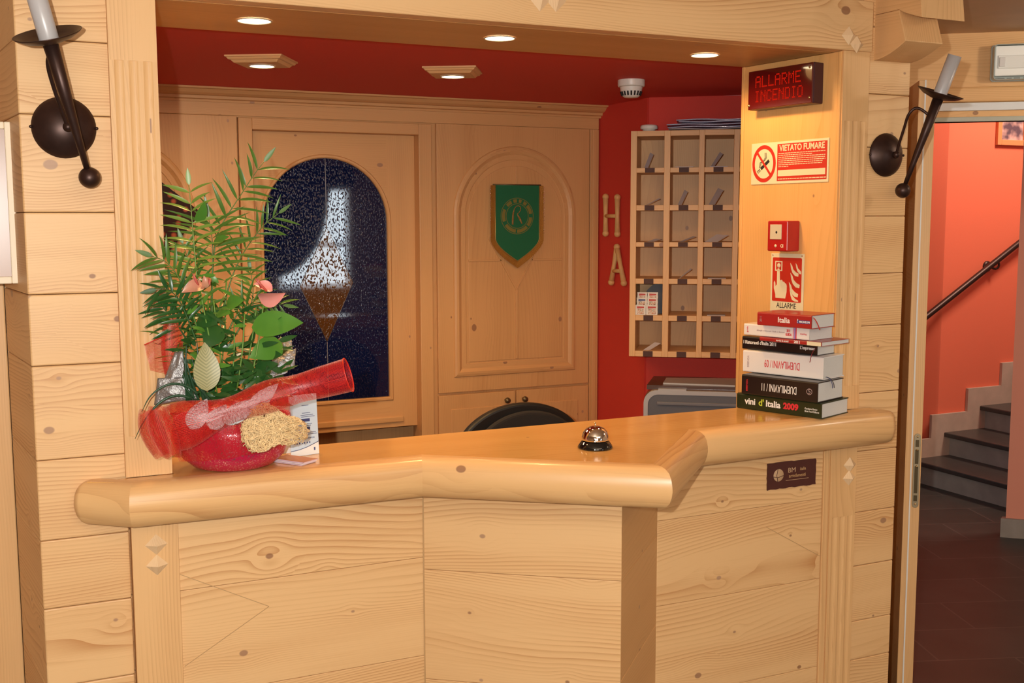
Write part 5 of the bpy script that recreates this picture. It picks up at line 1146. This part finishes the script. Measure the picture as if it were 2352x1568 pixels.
# striped pale leaf
m, nt, b = newmat('striped_leaf'); uvn = nt.nodes.new('ShaderNodeUVMap'); sx_ = nt.nodes.new('ShaderNodeSeparateXYZ'); nt.links.new(uvn.outputs[0], sx_.inputs[0])
ab = nt.nodes.new('ShaderNodeMath'); ab.operation = 'SUBTRACT'; ab.inputs[1].default_value = .5; nt.links.new(sx_.outputs[1], ab.inputs[0]); ab2 = nt.nodes.new('ShaderNodeMath'); ab2.operation = 'ABSOLUTE'; nt.links.new(ab.outputs[0], ab2.inputs[0])
mu = nt.nodes.new('ShaderNodeMath'); mu.operation = 'MULTIPLY_ADD'; mu.inputs[1].default_value = -.35; nt.links.new(ab2.outputs[0], mu.inputs[0]); nt.links.new(sx_.outputs[0], mu.inputs[2])
m2 = nt.nodes.new('ShaderNodeMath'); m2.operation = 'MULTIPLY'; m2.inputs[1].default_value = 15; nt.links.new(mu.outputs[0], m2.inputs[0]); fr_ = nt.nodes.new('ShaderNodeMath'); fr_.operation = 'PINGPONG'; fr_.inputs[1].default_value = .5; nt.links.new(m2.outputs[0], fr_.inputs[0])
cr = nt.nodes.new('ShaderNodeValToRGB'); cr.color_ramp.elements[0].color = (.20, .21, .09, 1); cr.color_ramp.elements[1].color = (.38, .35, .17, 1); cr.color_ramp.elements[1].position = .45; nt.links.new(fr_.outputs[0], cr.inputs[0]); nt.links.new(cr.outputs[0], b.inputs['Base Color']); b.inputs['Roughness'].default_value = .4
mb = MB(); leaf(mb, P(475, 898, 2.345), P(470, 785, 2.36), .056, [.05, -1, .1], bend=.04, wide=.5, fold=.2, nu=18); obj('striped_leaf', mb, m, arr, subd=1)
# dark arching strap leaves
def strap(pts, w0, Y=2.36):
    C_ = curve([P(x, y, Y if len(p) < 3 else p[2]) for p in pts for x, y in [p[:2]]], 24); mb = MB()
    def fn(u, v): 
        i = min(23, int(round(u*23))); tg = unit(C_[min(23, i+1)]-C_[max(0, i-1)]); sd = unit(np.cross(tg, VIEW)); return C_[i]+sd*(v-.5)*w0*(1-.85*u**2)
    mb.grid(fn, 23, 1); return obj('strap_leaf', mb, STRAP, arr, solid=.0005)
strap([(455, 905), (430, 885), (390, 878), (345, 905), (326, 945)], .0055); strap([(440, 915), (410, 905), (370, 918), (330, 965), (310, 1008)], .0055)
for x0, x1, y1 in ((440, 418, 800), (450, 424, 812), (432, 420, 850), (470, 440, 820), (462, 452, 780), (446, 414, 872), (424, 428, 790), (476, 430, 850)): strap([(x0+6, 920, 2.37), ((x0+x1)/2, (920+y1)/2, 2.365), (x1, y1, 2.37)], .0065)
# silver foil
def sheetmat(name, col, rough, metal, sc_, st):
    m, nt, b = newmat(name); b.inputs['Base Color'].default_value = (*col, 1); b.inputs['Roughness'].default_value = rough; b.inputs['Metallic'].default_value = metal
    tc = nt.nodes.new('ShaderNodeTexCoord'); n = nt.nodes.new('ShaderNodeTexNoise'); n.inputs['Scale'].default_value = sc_; n.inputs['Detail'].default_value = 4
    bp = nt.nodes.new('ShaderNodeBump'); bp.inputs['Strength'].default_value = st; bp.inputs['Distance'].default_value = .003; nt.links.new(tc.outputs['Object'], n.inputs[0]); nt.links.new(n.outputs['Fac'], bp.inputs['Height']); nt.links.new(bp.outputs[0], b.inputs['Normal']); return m
FOIL = sheetmat('silver_foil', (.36, .35, .35), .42, .75, 190, .9)
def quad_sheet(c, name, mat, nu=14, nv=14, bulge=.006, wob=.002, solid=.0004, su=1.0):
    c = [np.array(q, float) for q in c]; nn = unit(np.cross(c[1]-c[0], c[3]-c[0])); ph = random.random()*9
    def fn(u, v): return (c[0]*(1-u)+c[1]*u)*(1-v)+(c[3]*(1-u)+c[2]*u)*v+nn*(bulge*math.sin(PI*u)*math.sin(PI*v)+wob*math.sin(u*11+ph)*math.sin(v*9+ph*2))
    mb = MB(); mb.grid(fn, nu, nv, su=su, sv=su); return obj(name, mb, mat, arr, solid=solid)
quad_sheet([P(354, 930, 2.405), P(428, 915, 2.385), P(421, 806, 2.385), P(402, 806, 2.40)], 'foil_wrap', FOIL); quad_sheet([P(354, 930, 2.40), P(452, 915, 2.365), P(425, 866, 2.38), P(362, 868, 2.40)], 'foil_wrap', FOIL)
quad_sheet([P(608, 870, 2.45), P(676, 845, 2.44), P(680, 800, 2.46), P(630, 815, 2.47)], 'foil_wrap', FOIL); quad_sheet([P(625, 815, 2.48), P(676, 830, 2.46), P(668, 772, 2.49), P(640, 776, 2.50)], 'foil_wrap', FOIL); quad_sheet([P(590, 880, 2.42), P(660, 855, 2.41), P(668, 838, 2.43), P(600, 850, 2.44)], 'foil_wrap', FOIL)
# glittery bowl
m, nt, b = newmat('red_glitter'); tc = nt.nodes.new('ShaderNodeTexCoord'); vo = nt.nodes.new('ShaderNodeTexVoronoi'); vo.inputs['Scale'].default_value = 520; nt.links.new(tc.outputs['Object'], vo.inputs[0])
sc_n = nt.nodes.new('ShaderNodeSeparateColor'); nt.links.new(vo.outputs['Color'], sc_n.inputs[0]); gt = nt.nodes.new('ShaderNodeMath'); gt.operation = 'GREATER_THAN'; gt.inputs[1].default_value = .86; nt.links.new(sc_n.outputs[0], gt.inputs[0])
mx = nt.nodes.new('ShaderNodeMix'); mx.data_type = 'RGBA'; mx.inputs[6].default_value = (.55, .010, .06, 1); mx.inputs[7].default_value = (.95, .62, .70, 1); nt.links.new(gt.outputs[0], mx.inputs[0]); nt.links.new(mx.outputs[2], b.inputs['Base Color'])
bp = nt.nodes.new('ShaderNodeBump'); bp.inputs['Strength'].default_value = .7; bp.inputs['Distance'].default_value = .003; nt.links.new(sc_n.outputs[1], bp.inputs['Height']); nt.links.new(bp.outputs[0], b.inputs['Normal']); b.inputs['Roughness'].default_value = .3
nt.links.new(gt.outputs[0], b.inputs['Metallic'])
bo = np.array([.455, 2.490, 1.0998]); M = np.eye(4); M[:3, 3] = bo
mb = MB(); mb.lathe([(.0001, 0), (.072, 0), (.090, .006), (.113, .026), (.127, .055), (.132, .085), (.128, .115), (.122, .112), (.11, .09), (.0001, .085)], M, 48); obj('bowl', mb, m, arr)
mb = MB(); mb.lathe([(.0001, .098), (.09, .099), (.120, .094)], M, 32); obj('potting_soil', mb, plain('dark_soil', (.02, .014, .01), .9), arr)
# red net wrap
m, nt, b = newmat('red_net'); uvn = nt.nodes.new('ShaderNodeUVMap'); sx_ = nt.nodes.new('ShaderNodeSeparateXYZ'); nt.links.new(uvn.outputs[0], sx_.inputs[0])
def thread(o, per, wd):
    a_ = nt.nodes.new('ShaderNodeMath'); a_.operation = 'DIVIDE'; a_.inputs[1].default_value = per; nt.links.new(o, a_.inputs[0]); f_ = nt.nodes.new('ShaderNodeMath'); f_.operation = 'FRACT'; nt.links.new(a_.outputs[0], f_.inputs[0]); l_ = nt.nodes.new('ShaderNodeMath'); l_.operation = 'LESS_THAN'; l_.inputs[1].default_value = wd; nt.links.new(f_.outputs[0], l_.inputs[0]); return l_.outputs[0]
mxn = nt.nodes.new('ShaderNodeMath'); mxn.operation = 'MAXIMUM'; nt.links.new(thread(sx_.outputs[0], .0026, .23), mxn.inputs[0]); nt.links.new(thread(sx_.outputs[1], .0026, .23), mxn.inputs[1])
b.inputs['Base Color'].default_value = (.62, .018, .012, 1); b.inputs['Roughness'].default_value = .35; b.inputs['Sheen Weight'].default_value = .3; b.inputs['Sheen Tint'].default_value = (1, .5, .5, 1)
tr_ = nt.nodes.new('ShaderNodeBsdfTransparent'); ms = nt.nodes.new('ShaderNodeMixShader'); nt.links.new(mxn.outputs[0], ms.inputs[0]); nt.links.new(tr_.outputs[0], ms.inputs[1]); nt.links.new(b.outputs[0], ms.inputs[2]); nt.links.new(ms.outputs[0], nt.nodes['Material Output'].inputs['Surface'])
NET = m
def loft(rings, name, mat, su=.3, sv=.3, smooth=True, closed=True):
    """skin over rings of equal point count"""
    k = len(rings[0]); mb = MB(); V = [p for r in rings for p in r]; uv = []
    per = sum(np.linalg.norm(np.array(rings[0][i])-np.array(rings[0][i-1])) for i in range(1, k))
    for i, r in enumerate(rings):
        for j in range(k): uv.append((i/(len(rings)-1)*su, j/(k-1)*sv))
    Fs = [(i*k+j, (i+1)*k+j, (i+1)*k+j+1, i*k+j+1) for i in range(len(rings)-1) for j in range(k-1)]
    mb.add(V, Fs, smooth=True, uv=uv); return obj(name, mb, mat, arr)
# (a) the big roll across the front that opens on the right
axis = curve([P(395, 985, 2.355), P(440, 970, 2.335), P(520, 945, 2.325), P(610, 912, 2.320), P(700, 888, 2.315), P(800, 861, 2.272)], 40)
rings = []
for i, c in enumerate(axis):
    t = i/39; tg = unit(axis[min(39, i+1)]-axis[max(0, i-1)]); e1 = unit(np.cross(tg, [0, 0, 1])); e2 = np.cross(e1, tg)
    r1 = .034+.004*t; r2 = (.046-.034*t if t < .5 else .029+.008*(t-.5)*2)+.007*math.sin(t*13+.6)*(1 if t < .5 else max(0, 1-(t-.5)*3))
    lag = 1.0; rings.append([c+e1*r1*.8*math.cos(2*PI*k/36)*(1+.05*math.sin(3*k+i*.4))+e2*r2*math.sin(2*PI*k/36) for k in range(37)])
loft(rings, 'net_roll', NET, .44, .23)
rim = rings[-1]; mb = MB(); mb.tube(rim, .0016, 6, caps=False); obj('roll_edge', mb, plain('red_edge', (.62, .02, .012), .35), arr)
for pb_, pt_, wd_, y_ in (((436, 985), (476, 915), .042, 2.335), ((482, 985), (520, 928), .040, 2.332), ((510, 970), (600, 915), .040, 2.328), ((570, 945), (640, 880), .034, 2.328)):
    mb = MB(); leaf(mb, P(*pb_, y_), P(*pt_, y_), wd_, VIEW, wide=.5, fold=.1, bend=-.05, nu=12); obj('foil_lining', mb, FOIL, arr)
# (b) drape over the bowl front
rings = []
for i in range(25):
    t = i/24; ang = math.radians(198+(318-198)*t); row = []
    for k in range(17):
        v = k/16; zz = 1.105+.03*(0)+v*.145+.012*t; rad = .133+.010*math.sin(PI*v)+.004*math.sin(t*30+v*4); zz = 1.118+(.012+.030*t)*1+v*(.135-.02*t)
        row.append(bo+[rad*math.cos(ang), rad*math.sin(ang)-.004, zz-bo[2]])
    rings.append(row)
loft(rings, 'net_drape', NET, .30, .15)
# (c) bunched folds at the left
for k, (x0, x1, yt, yb_, Y) in enumerate(((330, 376, 945, 1048, 2.36), (352, 402, 938, 1046, 2.35))):
    rings = []
    for i in range(13):
        v = i/12; cx_p = x0+(x1-x0)*(.15+.75*v**1.3); wpx = (x1-x0)*(.40+.25*math.sin(PI*v)); cy = yt+(yb_-yt)*v
        rings.append([P(cx_p+wpx*math.cos(a_), cy+6*math.sin(a_*2), Y+.022*math.sin(a_)) for a_ in np.linspace(0, 2*PI, 21)])
    loft(rings, 'net_fold', NET, .11, .13)
# (d) loop rising at the back left and the loose corner beside it
rings = []
for i in range(15):
    v = i/14; cx_p = 398-3*math.sin(v*2.5); cy = 862-(862-728)*v; wpx = 23*(.75+.35*math.sin(PI*min(1, v*.85+.1)))*(1 if v < .9 else .72)
    rings.append([P(cx_p+wpx*math.cos(a_), cy+3*math.sin(a_), 2.437+.012*math.sin(a_)) for a_ in np.linspace(0, 2*PI, 25)])
loft(rings, 'net_loop', NET, .13, .13)
quad_sheet([P(380, 858, 2.43), P(378, 772, 2.43), P(331, 792, 2.42), P(345, 850, 2.42)], 'net_corner', NET, bulge=.004, wob=.001, solid=0, su=.06)
mb = MB(); mb.tube([P(378, 772, 2.43), P(355, 781, 2.425), P(331, 792, 2.42)], .0011, 5); obj('net_edge', mb, bpy.data.materials['red_edge'], arr)
# raffia
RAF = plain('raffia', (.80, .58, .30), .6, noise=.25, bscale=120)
mb = MB()
for k in range(420):
    a_ = random.uniform(0, 2*PI); r_a = random.random()**.6; px_, py_ = 616+62*r_a*math.cos(a_), 983+36*r_a*math.sin(a_); Y = 2.322+.03*r_a**2+random.uniform(-.012, .006)
    pts = [P(px_, py_, Y)]; d = random.uniform(0, 2*PI); nseg = random.randint(4, 9)
    for q in range(nseg):
        d += random.uniform(-.8, .8); px_ += random.uniform(8, 17)*math.cos(d); py_ += random.uniform(5, 13)*math.sin(d)+.8
        el_ = math.hypot((px_-618)/72, (py_-983)/46)
        el_ /= 1+.22*math.sin(3.1*math.atan2(py_-983, px_-622)+1)+random.uniform(-.12, .15)
        if el_ > 1: px_, py_ = 618+(px_-618)/el_, 983+(py_-983)/el_
        Y = 2.322+.03*(((px_-622)/80)**2)+random.uniform(-.012, .006); pts.append(P(px_, py_, Y))
    mb.tube(curve(pts, 12), random.uniform(.0007, .0016), 4)
obj('raffia_tuft', mb, RAF, arr)
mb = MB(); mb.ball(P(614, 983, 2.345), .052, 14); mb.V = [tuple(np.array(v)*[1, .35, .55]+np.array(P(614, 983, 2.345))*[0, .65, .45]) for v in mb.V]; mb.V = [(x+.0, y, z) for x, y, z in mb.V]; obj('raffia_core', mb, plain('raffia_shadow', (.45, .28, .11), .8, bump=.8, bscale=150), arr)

# ================================================================== SMALL THINGS AROUND
# handrail on the stair wall
h0, h1 = ony(2120, 733, SY-.06), ony(2352, 549, SY-.06); dr = h1-h0
hr = thing('stair_handrail', 'dark metal handrail rising along the salmon stair wall', 'handrail', tuple(h0))
mb = MB(); mb.tube([h0-dr*.25, h0, h1, h1+dr*.6], .019, 12); obj('rail', mb, IRON, hr)
for px_, py_ in ((2275, 612),):
    q = ony(px_, py_, SY-.03); M5 = frame((q[0], SY-.0005, q[2]), (1, 0, 0), n=(0, -1, 0)); mb = MB(); mb.lathe([(.0001, .016), (.022, .015), (.034, .008), (.036, 0)], M5, 20); bk = obj('wall_bracket', mb, IRON, hr)
    mb = MB(); mb.tube(curve([(q[0], SY-.014, q[2]), (q[0]+.03, SY-.05, q[2]-.02), (q[0]+.045, SY-.06, q[2]+.005), (q[0]+.035, SY-.06, q[2]+.03)], 10), .007, 8); obj('bracket_arm', mb, IRON, bk)
# framed picture on the stair wall
f0, f1 = ony(2289, 333, SY-.012), ony(2352, 281, SY-.012); fw = ony(2345, 300, SY-.012)[0]
pf = thing('framed_picture', 'small picture in a wooden frame high on the salmon stair wall', 'picture', (f0[0], SY-.01, f0[2]))
mb = MB(); xr_ = fw+.02; wfr = .035; zt_ = f1[2]+.10
for lo, hi in (((f0[0], SY-.022, f0[2]), (f0[0]+wfr, SY-.001, zt_)), ((xr_, SY-.022, f0[2]), (xr_+wfr, SY-.001, zt_)), ((f0[0]+wfr, SY-.022, f0[2]), (xr_, SY-.001, f0[2]+wfr)), ((f0[0]+wfr, SY-.022, zt_-wfr), (xr_, SY-.001, zt_))): mb.box(lo, hi)
obj('frame', mb, plain('orange_wood', (.66, .26, .10), .5), pf, bevel=.003)
m, nt, b = newmat('picture_print'); tc = nt.nodes.new('ShaderNodeTexCoord'); n_ = nt.nodes.new('ShaderNodeTexNoise'); n_.inputs['Scale'].default_value = 14; cr = nt.nodes.new('ShaderNodeValToRGB'); cr.color_ramp.elements[0].position = .40; cr.color_ramp.elements[0].color = (.12, .07, .09, 1); cr.color_ramp.elements[1].position = .62; cr.color_ramp.elements[1].color = (.62, .36, .32, 1)
nt.links.new(tc.outputs['Object'], n_.inputs[0]); nt.links.new(n_.outputs['Fac'], cr.inputs[0]); nt.links.new(cr.outputs[0], b.inputs['Base Color'])
mb = MB(); mb.box((f0[0]+wfr, SY-.012, f0[2]+wfr), (xr_, SY-.006, zt_-wfr)); obj('print', mb, m, pf)
# emergency light over the doorway
def swp(x, y, h=.0): a_, z = swl(x, y, h); return a_, z
ex0, ez1 = swp(2283, 100, .05); _, ez0 = swp(2290, 185, .05); ew = .33
el = thing('emergency_light', 'white rectangular emergency light in a clear cover above the stair doorway', 'emergency light', tuple(tr(MW, (ex0+ew/2, ez0, 0))))
def rrect(x0, z0, x1, z1, r, n=5):
    pts = []
    for cx0, cz0, a0 in ((x1-r, z1-r, 0), (x0+r, z1-r, PI/2), (x0+r, z0+r, PI), (x1-r, z0+r, 1.5*PI)):
        for k in range(n+1): a_ = a0+PI/2*k/n; pts.append((cx0+r*math.cos(a_), cz0+r*math.sin(a_)))
    return pts
mb = MB(); mb.prism(rrect(ex0, ez0, ex0+ew, ez1, .012), MW, .001, .012); obj('base', mb, plain('clear_edge_grey', (.45, .50, .47), .25), el, bevel=.002)
mb = MB(); mb.prism(rrect(ex0+.008, ez0+.018, ex0+ew-.008, ez1-.008, .006), MW, .012, .045); bdy = obj('reflector', mb, plain('emergency_white', (.90, .92, .90), .3), el, bevel=.004)
mb = MB(); mb.fbox(MW, (ex0+.018, ez0+.045, .045), (ex0+ew-.02, ez1-.045, .050)); obj('tube_holder', mb, plain('emergency_grey', (.78, .80, .78), .35), bdy, bevel=.003)
mb = MB(); mb.fbox(MW, (ex0+.022, ez0+.052, .050), (ex0+.044, ez1-.052, .054)); obj('test_button', mb, plain('emergency_button', (.68, .68, .68), .3), bdy, bevel=.002)
CLR = plain('clear_plastic', (.9, .93, .92), .08, trans=1.0)
mb = MB()
o_ = rrect(ex0+.003, ez0+.003, ex0+ew-.003, ez1-.003, .012); i_ = rrect(ex0+.006, ez0+.006, ex0+ew-.006, ez1-.006, .010); k = len(o_)
V = [tr(MW, (*p, .012)) for p in o_]+[tr(MW, (*p, .052)) for p in o_]+[tr(MW, (*p, .052)) for p in i_]+[tr(MW, (*p, .012)) for p in i_]
mb.add(V, [(r*k+i, r*k+(i+1) % k, ((r+1) % 4)*k+(i+1) % k, ((r+1) % 4)*k+i) for r in range(4) for i in range(k)]); obj('clear_cover_rim', mb, plain('cover_rim', (.50, .56, .53), .15, trans=.3), el)
mb = MB()
for x0_, w_ in ((.012, .012), (.026, .026), (.060, .018), (.086, .022), (.12, .02)): mb.fbox(MW, (ex0+x0_, ez0+.0075, .0122), (ex0+x0_+w_, ez0+.0135, .014))
obj('printed_marks', mb, plain('print_dark_grey', (.14, .13, .12), .5), el)
# bottom edge of a dark framed picture above the beam
d0, d1 = ony(1790, -4, 2.455), ony(1888, 9, 2.455)
dp_ = thing('framed_notice', 'dark-framed picture hanging above the beam, only its bottom edge in view', 'picture', (d0[0], 2.46, d1[2]))
mb = MB(); x0_, x1_, z0_, z1_ = d0[0]-.12, d1[0], d1[2]+.004, d1[2]+.085
for lo, hi in (((x0_, 2.450, z0_), (x1_, 2.4695, z0_+.010)), ((x0_, 2.450, z1_-.01), (x1_, 2.4695, z1_)), ((x0_, 2.450, z0_+.01), (x0_+.01, 2.4695, z1_-.01)), ((x1_-.01, 2.450, z0_+.01), (x1_, 2.4695, z1_-.01))): mb.box(lo, hi)
obj('frame', mb, plain('dark_teal_frame', (.02, .035, .035), .3), dp_); mb = MB(); mb.box((x0_+.01, 2.456, z0_+.01), (x1_-.01, 2.4695, z1_-.01)); obj('picture_face', mb, plain('teal_print', (.10, .16, .15), .4), dp_)
# pale framed mirror at the far left
YM = 2.60; m0, m1 = ony(38, 651, YM), ony(4, 279, YM)
mr = thing('framed_board', 'cream-framed brown board beside the left plank wall, only its edge in view', 'board', (m0[0]-.2, YM, m0[2]))
xR = ony(38, 500, YM)[0]; xL = xR-.5; fwid = ony(38, 500, YM)[0]-ony(20, 500, YM)[0]
mb = MB()
for lo, hi in (((xR-fwid, YM, m0[2]), (xR, YM+.03, m1[2])), ((xL, YM, m0[2]), (xL+fwid, YM+.03, m1[2])), ((xL+fwid, YM, m0[2]), (xR-fwid, YM+.03, m0[2]+fwid)), ((xL+fwid, YM, m1[2]-fwid), (xR-fwid, YM+.03, m1[2]))): mb.box(lo, hi)
obj('frame', mb, plain('cream_frame', (.82, .70, .52), .5), mr, bevel=.002)
mb = MB(); mb.box((xL+fwid, YM+.006, m0[2]+fwid), (xR-fwid, YM+.02, m1[2]-fwid)); obj('board_face', mb, plain('brown_board', (.30, .13, .05), .3), mr)
mb = MB(); mb.box((xL+.02, YM+.0305, m0[2]), (xR-.01, 2.8045, m1[2]+.0)); 
struct('wall_mirror_niche', mb, PINE_DOOR)
